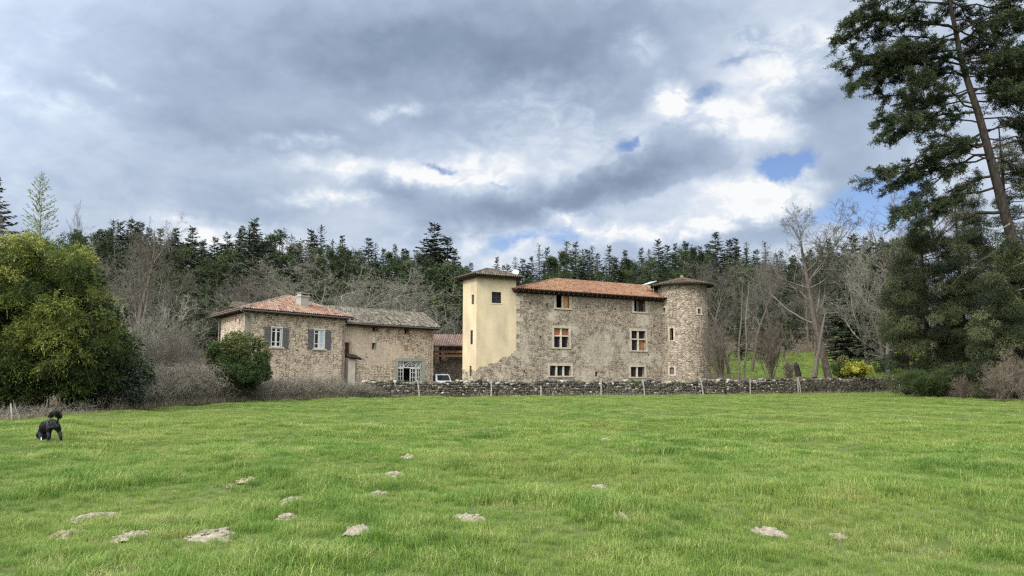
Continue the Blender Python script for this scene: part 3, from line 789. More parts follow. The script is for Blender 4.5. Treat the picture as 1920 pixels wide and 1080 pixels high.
roof_slope(rf, e1, e2, hA, hA, rng, base=.5); roof_slope(rf, e2, e3, hA, hA, rng, base=.5, pitch=.3)
for a_ in (e0, e1, e3): ridge_tiles(rf, a_, hA, rng, .8, .11)
hroof = rf.build('roof', M_tile_m, house)
ev = MB(); ev.bar(e0+Vector((0,0,-.18))-HF.n*.12, e1+Vector((0,0,-.18))-HF.n*.12, .05, .16); ev.bar(e3+Vector((0,0,-.18))-HL.n*.12, e0+Vector((0,0,-.18))-HL.n*.12, .05, .16)
u = 0
while u < HF.L: ev.bar(HF.p(u, hz-.2, .05), HF.p(u, hz-.2, -OVh+.1), .1, .13); u += .6
u = 0
while u < HL.L: ev.bar(HL.p(u, hz-.2, .05), HL.p(u, hz-.2, -OVh+.1), .1, .13); u += .6
ev.build('eaves', M_wood, hroof)
gt = MB(); gt.tube([e3+HL.n*.05+Vector((0,0,-.12)), e0+HL.n*.05+Vector((0,0,-.12))], .075, 8); gt.tube([e0+HF.n*.05+Vector((0,0,-.14)), e1+HF.n*.05+Vector((0,0,-.14))], .07, 8)
gt.build('gutter', M_gutter, house)
dp = MB(); p_ = HF.p(HF.L-.12, hz-.15, -OVh); dp.tube([p_, p_-Vector((0,0,.25)), HF.p(HF.L-.2, hz-.75, -.1), HF.p(HF.L-.28, 0, -.1)], .065, 8); dp.build('downpipe', M_pipe, house); dp = MB()
dp.tube([e0+HL.n*.02-Vector((0,0,.2)), HF.p(.1,hz-.45,-.35), HF.p(.35, hz-.7, -.1), HF.p(.35, 2.0, -.1)], .05, 8); dp.build('downpipe', M_pipe, house); dp = MB()
dp.tube([e3-Vector((0,0,.15)), Vector((hl.x,hl.y,hz-.6))+HL.n*.15, Vector((hl.x,hl.y,0))+HL.n*.15], .05, 8)
dp.build('downpipe', M_pipe, house)
# corner pilaster
pm_ = MB(); fbox(pm_, HF.p, .0, .55, -.2, HZ-.1, -.05, .1, .5); pm_.build('corner_post', varied('corner_render', (.22,.20,.16), (.34,.31,.25), 1.5, .95, .1, stretch=(1,1,.3)), house)
# chimney
cb_ = HF.hit(567, 580); cp = ray_at_z_plane(567, 578, HF, 1.55)
ctop = ray_at_z_plane(567, 556.5, HF, 1.55).z
print('chimney', cp, ctop)
ch = MB(); ch.box(Vector((cp.x, cp.y, (cp.z-.7+ctop)/2)), HF.d*.44, HF.n*.33, Vector((0,0,(ctop-cp.z+.7)/2)))
ch.box(Vector((cp.x, cp.y, ctop+.03)), HF.d*.5, HF.n*.39, Vector((0,0,.05)))
for s_ in (-1, 1): ch.box(Vector((cp.x, cp.y, ctop+.17))+HF.d*.36*s_, HF.d*.06, HF.n*.28, Vector((0,0,.09)))
ch.box(Vector((cp.x, cp.y, ctop+.29)), HF.d*.48, HF.n*.36, Vector((0,0,.03)))
ch.build('chimney', M_conc, hroof)
# low wing roof behind on the left
wg = MB(); a_ = at(430, 574, 70); b_ = at(462, 578, 74)
roof_slope(wg, at(430,576,69), at(470,580,73), at(474,569,77), at(436,567,73), rng, base=.4)
wgo = wg.build('rear_roof', M_tile_d, house)
wgb = MB(); p0 = at(434, 580, 70); p1 = at(468, 582, 74)
wgb.hexa([Vector((p0.x,p0.y,-.2)), Vector((p1.x,p1.y,-.2)), Vector((p1.x+2,p1.y+3,-.2)), Vector((p0.x+2,p0.y+3,-.2)), Vector((p0.x,p0.y,p0.z-.1)), Vector((p1.x,p1.y,p1.z-.1)), Vector((p1.x+2,p1.y+3,p1.z-.1)), Vector((p0.x+2,p0.y+3,p0.z-.1))])
wgb.build('rear_wall', M_house, house)

# ================================================================== BARN
b0 = at(640, 660, 67.9); b1 = at(812.5, 660, 75.3)
BF = Plane((b0.x, b0.y), (b1.x, b1.y))
BZ = BF.hit(730, 611)[1]; print('barn', BZ, BF.L)
barn = empty('barn', (b0.x+4, b0.y+7, 0), 'stone barn with weathered grey-brown tile roof and glazed arched door', 'barn')
b_ops = [BF.rect(699,611,707,620.5), BF.rect(759,615,766,625.5), BF.rect(697.5,643,704.5,654), BF.rect(640,642,655,669), BF.rect(746,677.5,790.5,724)]
bm_ = MB(); wall(bm_, BF.p, (0, BF.L), (-.3, BZ+.2), b_ops, dep=.4)
BD = 8.5
for q0, q1, uo in ((BF.p(BF.L,0), BF.p(BF.L,0,BD), 40), (BF.p(BF.L,0,BD), BF.p(0,0,BD), 60), (BF.p(0,0,BD), BF.p(0,0), 80)):
    pp = Plane((q0.x,q0.y), (q1.x,q1.y)); wall(bm_, pp.p, (0, pp.L), (-.3, BZ+.2), [], uo=uo)
bm_.build('wall', M_barn, barn)
for o in b_ops[:3]:
    g = group_empty('window', barn); mb = MB(); a, b, c, d = o
    fbox(mb, BF.p, a-.12, a, c-.1, d+.1, -.02, .05); fbox(mb, BF.p, b, b+.12, c-.1, d+.1, -.02, .05); fbox(mb, BF.p, a, b, c-.1, c, -.02, .05); mb.build('casing', M_doorgreen, g) if o is b_ops[2] else mb.build('casing', M_beam, g)
g = group_empty('window', barn); o = BF.rect(758.5,647.5,765,657.5); lattice(BF.p, o, g, 3, 4, .05, -.02, M_brownsh, .05); mb = MB(); fbox(mb, BF.p, *o, .0-.004, .01); mb.build('infill', M_dressed, g)
g = group_empty('door', barn); o = b_ops[3]; mb = MB(); fbox(mb, BF.p, o[0], o[1]-.02, o[2], o[3], .15, .2); mb.build('leaf', varied('old_door_boards', (.035,.018,.014), (.06,.03,.022), 5), g)
mb = MB(); fbox(mb, BF.p, o[1], o[1]+.3, o[2]-.1, o[3]+.1, -.03, .1); mb.build('jamb', varied('pinkish_jamb', (.30,.22,.17), (.38,.29,.22), 2), g)
# small landing block with tile canopy in the corner between house and barn
mb = MB(); o = BF.rect(646, 671, 655, 728); fbox(mb, BF.p, o[0]-.3, o[1], -.2, o[3], -1.0, -.02); mb.build('landing_block', M_white, barn)
mb = MB(); roof_slope(mb, BF.p(o[0]-.3, o[3]+.02, -1.25), BF.p(o[1]+.55, o[3]-.12, -1.25), BF.p(o[1]+.55, o[3]+.28, -.05), BF.p(o[0]-.3, o[3]+.32, -.05), rng, base=.3); mb.build('canopy', M_tile_d, barn)
# arched glazed door
o = b_ops[4]; a, b, c, d = o; g = group_empty('door', barn)
mb = MB(); w_ = .34
fbox(mb, BF.p, a-w_, a, -.2, d+.28, -.03, .1); fbox(mb, BF.p, b, b+w_*1.4, -.2, d+.28, -.03, .1); fbox(mb, BF.p, a, b, d, d+.28, -.033, .1)
mb.build('casing', M_doorgreen, g)
W_ = b-a; c = 0.0
mb = MB(); D0, D1 = .10, .16
vt = BF.hit(770, 689)[1]          # transom height
def strip(pts, w, dd0=D0, dd1=D1):
    for (x0, y0), (x1, y1) in zip(pts, pts[1:]):
        dx, dy = x1-x0, y1-y0; l = sqrt(dx*dx+dy*dy)+1e-9; nx, ny = -dy/l*w/2, dx/l*w/2
        q = [(x0+nx,y0+ny),(x0-nx,y0-ny),(x1-nx,y1-ny),(x1+nx,y1+ny)]
        mb.hexa([BF.p(x,y,dd0) for x,y in q]+[BF.p(x,y,dd1) for x,y in q])
m_ = a+W_*.52; rr = W_*.235
strip([(a,vt),(b,vt)], .12); strip([(a+.04,c),(a+.04,d)], .1); strip([(b-.04,c),(b-.04,d)], .1); strip([(a,d-.05),(b,d-.05)], .12)
top = d-.14; cy = vt+.07; ry = top-cy
arc = lambda k, f=1: (m_+rr*f*cos(pi*k), cy+ry*f*sin(pi*k))
strip([arc(i/10) for i in range(11)], .06); strip([arc(i/8, .42) for i in range(9)], .05)
for k in (.18,.34,.5,.66,.82): strip([arc(k,.42), arc(k)], .05)
for xx in (a+W_*.13, a+W_*.88):
    hw_ = W_*.075
    strip([(xx+hw_*cos(2*pi*i/10), cy+ry*.5+ry*.46*sin(2*pi*i/10)) for i in range(11)], .05); strip([(xx,cy),(xx,top)], .05); strip([(xx-hw_,cy+ry*.5),(xx+hw_,cy+ry*.5)], .04)
for xx in (a+W_*.25, a+W_*.78): strip([(xx,vt),(xx,d)], .09)
mb.build('fanlight', M_pale, g)
def leaf(x0, x1, nx, low=.22):
    global mb
    mb = MB(); lz = c+(vt-c)*low
    fbox(mb, BF.p, x0, x1, c, lz, D0, D1)
    strip([(x0+.04,lz),(x0+.04,vt)], .08); strip([(x1-.04,lz),(x1-.04,vt)], .08); strip([(x0,vt-.1),(x1,vt-.1)], .08, D0+.004, D1-.004)
    for i in range(1, nx): u = x0+(x1-x0)*i/nx; strip([(u,lz),(u,vt)], .05, D0+.008, D1-.008)
    for j in range(1, 4): v = lz+(vt-lz)*j/4; strip([(x0,v),(x1,v)], .05, D0+.012, D1-.012)
    l_ = mb.build('leaf', M_pale, g); return l_
leaf(a, a+W_*.25, 2, .3); leaf(a+W_*.53, a+W_*.78, 2); leaf(a+W_*.80, b-.02, 2)
for x0, x1 in ((a,a+W_*.25),(a+W_*.53,b)):
    mb = MB(); fbox(mb, BF.p, x0, x1, c+.3, vt, .13, .135); mb.build('pane', M_glass, g)
mb = MB(); fbox(mb, BF.p, a, b, vt, d, .13, .135); mb.build('pane', M_glass, g)
# barn roof
OVb = .55; bz = BZ+.05
B_A = BF.p(-.8, bz, -OVb); B_B = BF.p(BF.L+.45, bz, -OVb)
RD = ray_at_z_plane(620, 576.5, BF, BD/2); RCc = ray_at_z_plane(793, 585.5, BF, BD/2)
print('barn ridge', RD, RCc)
rz_ = (RD.z+RCc.z)/2; RD = BF.p(-.8, rz_, BD/2); RCc.z = rz_
B_C = BF.p(BF.L+.45, bz, BD+OVb); B_D = BF.p(-.8, bz, BD+OVb)
rb = MB(); roof_slope(rb, B_A, B_B, RCc, RD, rng, base=.55, amp=.4); roof_slope(rb, B_C, B_D, RD, RCc, rng, pitch=.3)
roof_slope(rb, B_B, B_C, RCc, RCc, rng, base=.5); ridge_tiles(rb, RD, RCc, rng, .7, .11); ridge_tiles(rb, B_B, RCc, rng, .7, .1)
for k in range(5): rb.bar(RCc-BF.d*(1.0+k*.17)+Vector((0,0,.05)), RCc-BF.d*(.9+k*.2)+Vector((rng.uniform(-.1,.1),0,rng.uniform(.15,.4))), .1, .04, t=1)
brf = rb.build('roof', M_tile_g, barn)
ev = MB(); ev.bar(BF.p(.4, bz-.2, -OVb+.1), BF.p(BF.L+.3, bz-.2, -OVb+.1), .06, .16)
u = .4
while u < BF.L+.3: ev.bar(BF.p(u, bz-.17, .05), BF.p(u, bz-.17, -OVb+.12), .09, .11); u += .6
ev.build('eaves', M_wood, brf)
gt = MB(); gt.tube([BF.p(.2, bz-.08, -OVb-.06), BF.p(BF.L+.4, bz-.12, -OVb-.06)], .07, 8); gt.build('gutter', M_gutter, barn)

# ================================================================== OPEN SHED between barn and tower
s0 = at(806, 660, 80); s1 = at(872, 660, 80)
SF = Plane((s0.x, s0.y), (s1.x, s1.y)); SZ = SF.hit(840, 649)[1]
shed = empty('open_shed', ((s0.x+s1.x)/2, 82, 0), 'open shed with pink tile roof and brown beams between barn and yellow tower', 'shed')
sm = MB(); Z1 = SF.hit(840, 676)[1]
SL = SF.L
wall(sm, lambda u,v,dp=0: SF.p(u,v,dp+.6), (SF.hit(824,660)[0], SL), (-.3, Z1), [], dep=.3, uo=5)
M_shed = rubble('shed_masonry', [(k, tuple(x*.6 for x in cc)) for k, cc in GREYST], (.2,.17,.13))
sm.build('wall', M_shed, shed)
sm = MB(); wall(sm, lambda u,v,dp=0: SF.p(u,v,dp+5), (0, SL), (-.3, SZ+.5), [], uo=15); sm.build('rear_wall', M_shed, shed)
for y0, y1 in ((657.5,661.5),(665,669.5)): o = SF.rect(806,y0,872,y1); sb = MB(); fbox(sb, SF.p, 0, SL, o[2], o[3], -.05, .18); sb.build('beam', M_beam, shed)
for px in (825, 868): u = SF.hit(px, 660)[0]; sb = MB(); fbox(sb, SF.p, u-.12, u+.12, Z1, SZ, .2, .42); sb.build('post', M_wood, shed)
sr = MB(); hi = ray_at_z_plane(840, 627.5, SF, 4.5)
roof_slope(sr, SF.p(-.3, SZ, -.5), SF.p(SL+.2, SZ, -.5), SF.p(SL+.2, hi.z, 4.5), SF.p(-.3, hi.z, 4.5), rng, pitch=.24, base=.55, amp=.25)
roof_slope(sr, SF.p(SL+.2, SZ, 8.5), SF.p(-.3, SZ, 8.5), SF.p(-.3, hi.z, 4.5), SF.p(SL+.2, hi.z, 4.5), rng, pitch=.4)
sr.build('roof', M_tile_p, shed)

# ================================================================== VAN
vp = at(823, 715, 77.0)
van = empty('van', (vp.x, vp.y, 0), 'small white van with roof rack parked by the open shed', 'van', rz=0)
vh = Vector((.42, -.91, 0)).normalized(); vs_ = Vector((-vh.y, vh.x, 0)) 
vs_ = vh.cross(Vector((0,0,1)))
def vpnt(f, s, z): return Vector((vp.x, vp.y, 0))+vh*f+vs_*s+Vector((0,0,z))     # forward, side, up
prof = [(2.0,.3),(2.05,.75),(1.85,1.02),(1.45,1.12),(1.05,1.72),(.7,1.80),(-1.9,1.80),(-2.05,1.6),(-2.1,.3)]
mb = MB(); hwv = .8
for (f0, z0), (f1, z1) in zip(prof, prof[1:]+prof[:1]):
    n0 = .9 if z0 > 1.3 else 1; n1 = .9 if z1 > 1.3 else 1
    mb.face([vpnt(f0, hwv*n0, z0), vpnt(f0, -hwv*n0, z0), vpnt(f1, -hwv*n1, z1), vpnt(f1, hwv*n1, z1)])
for s_ in (1, -1):
    mb.face([vpnt(f, s_*hwv*(.9 if z > 1.3 else 1), z) for f, z in (prof if s_ > 0 else prof[::-1])])
mb.build('body', mat('white_car_paint', (.36,.38,.39), .3, .5), van)
mb = MB(); mb.face([vpnt(1.44,.66,1.17), vpnt(1.44,-.66,1.17), vpnt(1.10,-.6,1.68), vpnt(1.10,.6,1.68)]); 
for i in range(4): mb.v[i] = tuple(Vector(mb.v[i])+vh*.02+Vector((0,0,.012)))
mb.build('windscreen', M_glass, van)
for s_ in (1, -1):
    mb = MB()
    for f0, f1 in ((.15,1.2),(-.9,.05),(-1.9,-1.0)):
        q = [vpnt(f0, s_*(.80), 1.12), vpnt(f1, s_*(.80), 1.12), vpnt(f1-.28 if f1 > 1 else f1, s_*.745, 1.62), vpnt(f0, s_*.745, 1.62)]
        mb.face(q if s_ < 0 else q[::-1])
    mb.build('side_window', M_glass, van)
for s_ in (1, -1):
    mb = MB(); mb.box(vpnt(2.02, s_*.58, .72), vh*.04, vs_*.13, Vector((0,0,.09))); mb.build('headlight', mat('lamp_glass', (.6,.6,.58), .15, .6), van)
mb = MB(); mb.box(vpnt(2.08, 0, .42), vh*.07, vs_*.78, Vector((0,0,.09))); mb.build('bumper', mat('grey_bumper', (.08,.08,.085), .7), van)
mb = MB()
for f in (-1.7,-.9,-.1,.6): mb.bar(vpnt(f,-.72,1.92), vpnt(f,.72,1.92), .05)
for s_ in (1,-1): mb.bar(vpnt(-1.9,s_*.7,1.95), vpnt(.8,s_*.7,1.95), .05); [mb.bar(vpnt(f,s_*.7,1.79), vpnt(f,s_*.7,1.95), .04) for f in (-1.7,-.1,.6)]
mb.build('roof_rack', M_gutter, van)
for f in (1.3,-1.35):
    for s_ in (1,-1):
        mb = MB(); mb.tube([vpnt(f, s_*.62, .3), vpnt(f, s_*.82, .3)], .3, 16); wo = mb.build('wheel', mat('tyre_rubber', (.02,.02,.02), .9), van)

# ================================================================== DRY STONE WALL
def blob_stone():
    """unit rounded stone: subdivided cube pushed towards a sphere"""
    import bmesh
    bm = bmesh.new(); bmesh.ops.create_cube(bm, size=2)
    bmesh.ops.subdivide_edges(bm, edges=bm.edges, cuts=1, use_grid_fill=True)
    for v in bm.verts: v.co = v.co*.45+v.co.normalized()*.62
    bm.faces.ensure_lookup_table(); bm.verts.ensure_lookup_table()
    V = np.array([v.co[:] for v in bm.verts]); Fc = np.array([[v.index for v in f.verts] for f in bm.faces]); bm.free(); return V, Fc
SV, SF_ = blob_stone()
def stones_mesh(name, items, mat_, seed, parent=None):
    """items: centre, half sizes, tangent angle, tint"""
    rg = np.random.default_rng(seed); Vs = []; Fs = []; T = []
    for i, (c, h, a, t) in enumerate(items):
        V = SV*np.array(h)*(1+rg.normal(size=SV.shape)*.09)
        tl = rg.normal()*.16; V = np.stack([V[:,0]*cos(tl)-V[:,2]*sin(tl), V[:,1], V[:,0]*sin(tl)+V[:,2]*cos(tl)], 1)
        V = np.stack([V[:,0]*cos(a)-V[:,1]*sin(a), V[:,0]*sin(a)+V[:,1]*cos(a), V[:,2]], 1)+np.array(c)
        Vs.append(V); Fs.append(SF_+i*len(SV)); T += [t]*len(SF_)
    return np_mesh(name, np.concatenate(Vs), np.concatenate(Fs), mat_, parent, T)
def stone_mat():
    m, t, b = nmat('lichened_fieldstone', .95, .1)
    a = t.add('ShaderNodeAttribute', attribute_name='tint'); tc = t.add('ShaderNodeTexCoord')
    c = t.ramp(a.outputs['Fac'], [(0,(.02,.018,.015)),(.35,(.055,.048,.038)),(.65,(.12,.108,.085)),(.9,(.27,.25,.21)),(1,(.44,.42,.37))])
    n = t.noise(tc.outputs['Object'], 6, 5, .7)
    c = t.mix(t.m('MULTIPLY', t.ss(n, .55, .66), .5), c, (.26,.255,.22,1))
    c = t.mix(t.m('MULTIPLY', t.ss(t.noise(tc.outputs['Object'], 1.1, 4, .6), .54, .66), .6), c, (.06,.07,.025,1))
    t.put(b.inputs['Base Color'], c); return m
M_field = stone_mat()
def wall_path():
    pts = [(x, wallY(x)) for x in np.linspace(WX[0]-.5, WX[-1]+1, 200)]
    return pts
def make_stone_wall():
    rg = random.Random(11); items = []
    pts = wall_path(); acc = 0; L = [0]
    for p, q in zip(pts, pts[1:]): L.append(L[-1]+math.dist(p, q))
    tot = L[-1]
    def P(s):
        s = max(0, min(tot-.01, s)); i = int(np.searchsorted(L, s, 'right'))-1; f = (s-L[i])/(L[i+1]-L[i])
        return (pts[i][0]*(1-f)+pts[i+1][0]*f, pts[i][1]*(1-f)+pts[i+1][1]*f), atan2(pts[i+1][1]-pts[i][1], pts[i+1][0]-pts[i][0])
    def top(s): return 1.10+.07*sin(s*.9)+.06*sin(s*2.7+1)+.04*sin(s*7.1)+.10*sstep(s, 24, 34)
    for side, dep in ((-1, .24), (1, .24)):
        z = .0
        while z < 1.05:
            hh = rg.uniform(.11, .17); s = rg.uniform(0, .2)
            while s < tot:
                w = rg.uniform(.12, .30)
                if z+hh < top(s):
                    (x, y), a = P(s+w/2); t_ = dep-.06*z+rg.uniform(-.035, .035)
                    items.append(((x-side*sin(a)*t_, y+side*cos(a)*t_, z+hh/2+rg.uniform(-.02,.02)), (w*.52, .15, hh*.52), a, min(1, max(0, rg.gauss(.40, .24)))))
                s += w
                if side > 0: s += .25
            z += hh*.96
    s = 0
    while s < tot:
        w = rg.uniform(.2, .5); (x, y), a = P(s+w/2); h_ = rg.uniform(.07, .14)
        items.append(((x, y, top(s)+rg.uniform(-.03, .04)), (w*.52, rg.uniform(.2,.3), h_), a+rg.uniform(-.2,.2), min(.88, max(0, rg.gauss(.55, .25))))); s += w*rg.uniform(.85,1.1)
    root = empty('dry_stone_wall', (WX[2], WY[2], 0), 'low dry stone wall of lichened fieldstones running across behind the grassy field', 'stone wall')
    stones_mesh('stones', items, M_field, 5, root)
    mb = MB()
    for p, q in zip(pts[::8], pts[8::8]):
        a = Vector((*p, 0)); b = Vector((*q, 0)); d = (b-a).normalized(); n = Vector((-d.y, d.x, 0))
        mb.hexa([a-n*.2-Vector((0,0,.2)), b-n*.2-Vector((0,0,.2)), b+n*.2-Vector((0,0,.2)), a+n*.2-Vector((0,0,.2)), a-n*.14+Vector((0,0,1.05)), b-n*.14+Vector((0,0,1.05)), b+n*.14+Vector((0,0,1.05)), a+n*.14+Vector((0,0,1.05))])
    mb.build('core', mat('wall_core_earth', (.025,.022,.018), 1), root)
make_stone_wall()

M_post = varied('weathered_post_wood', (.17,.16,.135), (.33,.31,.265), 5, .9, .1, stretch=(3,3,.5))
posts = [(686,-.2,1.30,.06,'pale fence post at the left end of the dry stone wall, among brambles'),
 (784,-.9,1.25,-.16,'leaning split fence post in front of the glazed barn door'),
 (921,-.8,1.22,.0,'straight fence post in front of the stair tower end of the wall'),
 (1014,-1.0,.8,.02,'short stubby fence post, lower than the stone wall behind it'),
 (1127,-.7,1.35,.03,'upright fence post below the small hole of the manor'),
 (1209,-.7,1.35,-.12,'leaning thin fence post below the two-light lower window'),
 (1319,-.7,1.35,-.16,'leaning fence post at the foot of the round tower'),
 (1407,-.7,1.35,.02,'fence post below the multi-stemmed bare bush'),
 (1497,-.7,1.35,.03,'left one of the crossed pair of fence posts near the black stump'),
 (1502,-.7,1.45,-.14,'right one of the crossed pair of fence posts near the black stump'),
 (1688,-1.3,1.3,.0,'white stake beside the yellow leafy bush at the right end of the wall')]
for i, (px, off, h_, ln, lab) in enumerate(posts):
    y = 60
    for _ in range(6): y = float(wallY(at(px, 740, y).x))+off
    p = at(px, 740, y); rg = random.Random(i*7+1)
    mb = MB(); r_ = .06 if h_ > 1 else .07
    pts = [Vector((p.x-ln*h_*.0, y, -.15)), Vector((p.x+ln*.35*h_+rg.uniform(-.02,.02), y, h_*.5)), Vector((p.x+ln*h_, y, h_)), Vector((p.x+ln*h_, y, h_+.03))]
    if i == 1: pts = [p_+Vector((.12,0,0)) for p_ in pts]
    mb.tube(pts, [r_, r_*.92, r_*.8, r_*.3], 7)
    tag(mb.build('fence_post', M_post), lab, 'fence post', 'wooden fence posts along the stone wall')
for px, py0, py1, lean in ((24, 786, 756, -.12),):
    y = 1.6/(py0-705)*F; p = at(px, py0, y); mb = MB(); hgt = (py0-py1)/F*y
    mb.tube([Vector((p.x,y,-.1)), Vector((p.x+lean,y,hgt))], [.03,.025], 6); mb.tube([Vector((p.x+.02,y,hgt*.95)), Vector((p.x+lean*.2+.2,y+.1,0))], .012, 5)
    tag(mb.build('fence_post', M_post), 'thin pale stake at the foot of the bamboo, left of the dog', 'fence post')

# ================================================================== TREES
BARK = [(.04,.034,.028),(.10,.088,.072)]
M_bark = varied('grey_brown_bark', (.055,.045,.036), (.12,.10,.08), 4, .95, .1, stretch=(3,3,.6), bump=.5)
M_bark_pale = varied('lichen_grey_bark', (.12,.115,.092), (.215,.205,.165), 2, .95, .1)
M_bark_brown = varied('brown_twig_bark', (.10,.08,.06), (.175,.145,.11), 1, .95, .1)
M_bark_gb = varied('grey_brown_twig_bark', (.075,.062,.048), (.14,.12,.092), 1, .95, .1)
M_bark_mid = varied('grey_twig_bark', (.075,.068,.055), (.135,.125,.10), 1, .95, .1)
M_pinebark = varied('scots_pine_bark', (.018,.015,.013), (.052,.042,.035), 3, .95, .1, stretch=(3,3,.5), bump=.6)

def grow(seed, H, trunk_r, nch=(9,8,7,5), lens=(.62,.55,.5,.45), bare=.28, up=(.0,.12,.10,.06,.03), wander=(.06,.16,.2,.25,.28),
         ang=(30,65), segs=(9,7,5,4,3), lean=(0,0), minr=.011, start=(.2,.15,.15,.1), taper=.85, multi=1, clear=0):
    rg = random.Random(seed); out = [[] for _ in range(6)]; tips = []
    def branch(p, d, L, r, lvl):
        n = segs[lvl]; st = L/n; K = nch[lvl] if lvl < len(nch) else 0
        s0 = bare if lvl == 0 else start[min(lvl, len(start)-1)]
        spawn = sorted(rg.uniform(s0, 1.0) for _ in range(K)); si = 0
        px_, py_, pz_ = p; dx, dy, dz = d; rr = r
        for i in range(n):
            w = wander[lvl]; dx += rg.gauss(0, w); dy += rg.gauss(0, w); dz += rg.gauss(0, w*.7)+up[lvl]
            l = sqrt(dx*dx+dy*dy+dz*dz); dx /= l; dy /= l; dz /= l
            qx, qy, qz = px_+dx*st, py_+dy*st, pz_+dz*st
            r1 = max(minr*.7, r*(1-taper*(i+1)/n))
            out[lvl].append((px_,py_,pz_,qx,qy,qz,rr,r1)); 
            t1 = (i+1)/n
            while si < K and spawn[si] <= t1:
                t = spawn[si]; si += 1; f = t*n-i
                a = R(rg.uniform(*ang)); ph = rg.uniform(0, 2*pi)
                # any perpendicular
                ux, uy, uz = (0,0,1) if abs(dz) < .9 else (1,0,0)
                ax, ay, az_ = dy*uz-dz*uy, dz*ux-dx*uz, dx*uy-dy*ux; l = sqrt(ax*ax+ay*ay+az_*az_); ax/=l; ay/=l; az_/=l
                bx, by, bz_ = dy*az_-dz*ay, dz*ax-dx*az_, dx*ay-dy*ax
                ca, sa, cp_, sp = cos(a), sin(a), cos(ph), sin(ph)
                nd = (dx*ca+(ax*cp_+bx*sp)*sa, dy*ca+(ay*cp_+by*sp)*sa, dz*ca+(az_*cp_+bz_*sp)*sa)
                cl = L*lens[lvl]*(1-.45*t)*rg.uniform(.7,1.25)
                branch((px_+(qx-px_)*f, py_+(qy-py_)*f, pz_+(qz-pz_)*f), nd, cl, max(minr, (rr+(r1-rr)*f)*rg.uniform(.40,.60)), lvl+1)
            px_, py_, pz_, rr = qx, qy, qz, r1
        if K == 0: tips.append((px_,py_,pz_,dx,dy,dz))
    for k in range(multi):
        if multi == 1: branch((0,0,-.3), (lean[0], lean[1], 1), H, trunk_r, 0)
        else:
            a = rg.uniform(0, 2*pi); s = rg.uniform(.02, .42)
            branch((cos(a)*.35*s, sin(a)*.35*s, -.2), (cos(a)*s+lean[0], sin(a)*s+lean[1], 1), H*rg.uniform(.75,1), trunk_r*rg.uniform(.6,1), 0)
    return out, tips
def segs_to(out, lv, n):
    A = np.array([s for l in lv for s in out[l]]) if any(out[l] for l in lv) else None
    if A is None: return None
    return segs_mesh(A[:, :3], A[:, 3:6], A[:, 6], A[:, 7], n)
def bare_proto(seed, H, trunk_r, mat_t, mat_c, **kw):
    out, tips = grow(seed, H, trunk_r, **kw)
    tr_ = segs_to(out, [0], 9); parts = [segs_to(out, [1], 6), segs_to(out, [2], 4), segs_to(out, [3,4,5], 3)]
    cr = merge_np([p for p in parts if p is not None])
    top = max(cr[0][:,2].max(), tr_[0][:,2].max())
    t = np_mesh('trunk', *tr_, mat_t, link=False, smooth=True); c = np_mesh('crown', *cr, mat_c, link=False)
    return dict(parts=[t, c], top=top, tips=np.array(tips), out=out)
def place(proto, name, loc, scale, rz, label, cat, group, mats=None):
    root = empty(name, loc, label, cat, group, rz); root.scale = scale if hasattr(scale, '__len__') else (scale,)*3
    for i, p in enumerate(proto['parts']):
        c = p.copy(); COL.objects.link(c); c.parent = root
        if mats and mats[i]: c.material_slots[0].link = 'OBJECT'; c.material_slots[0].material = mats[i]
    return root
def plant(proto, name, px, Y, ytop, label, cat, group=None, wx=1.0, rz=0, mats=None, base=None):
    p = at(px, 600, Y); g = H1(p.x, Y) if base is None else base
    h_ = at(px, ytop, Y).z-g; s = h_/proto['top']
    return place(proto, name, (p.x, Y, g-.05), (s*wx, s*wx, s), rz, label, cat, group, mats)

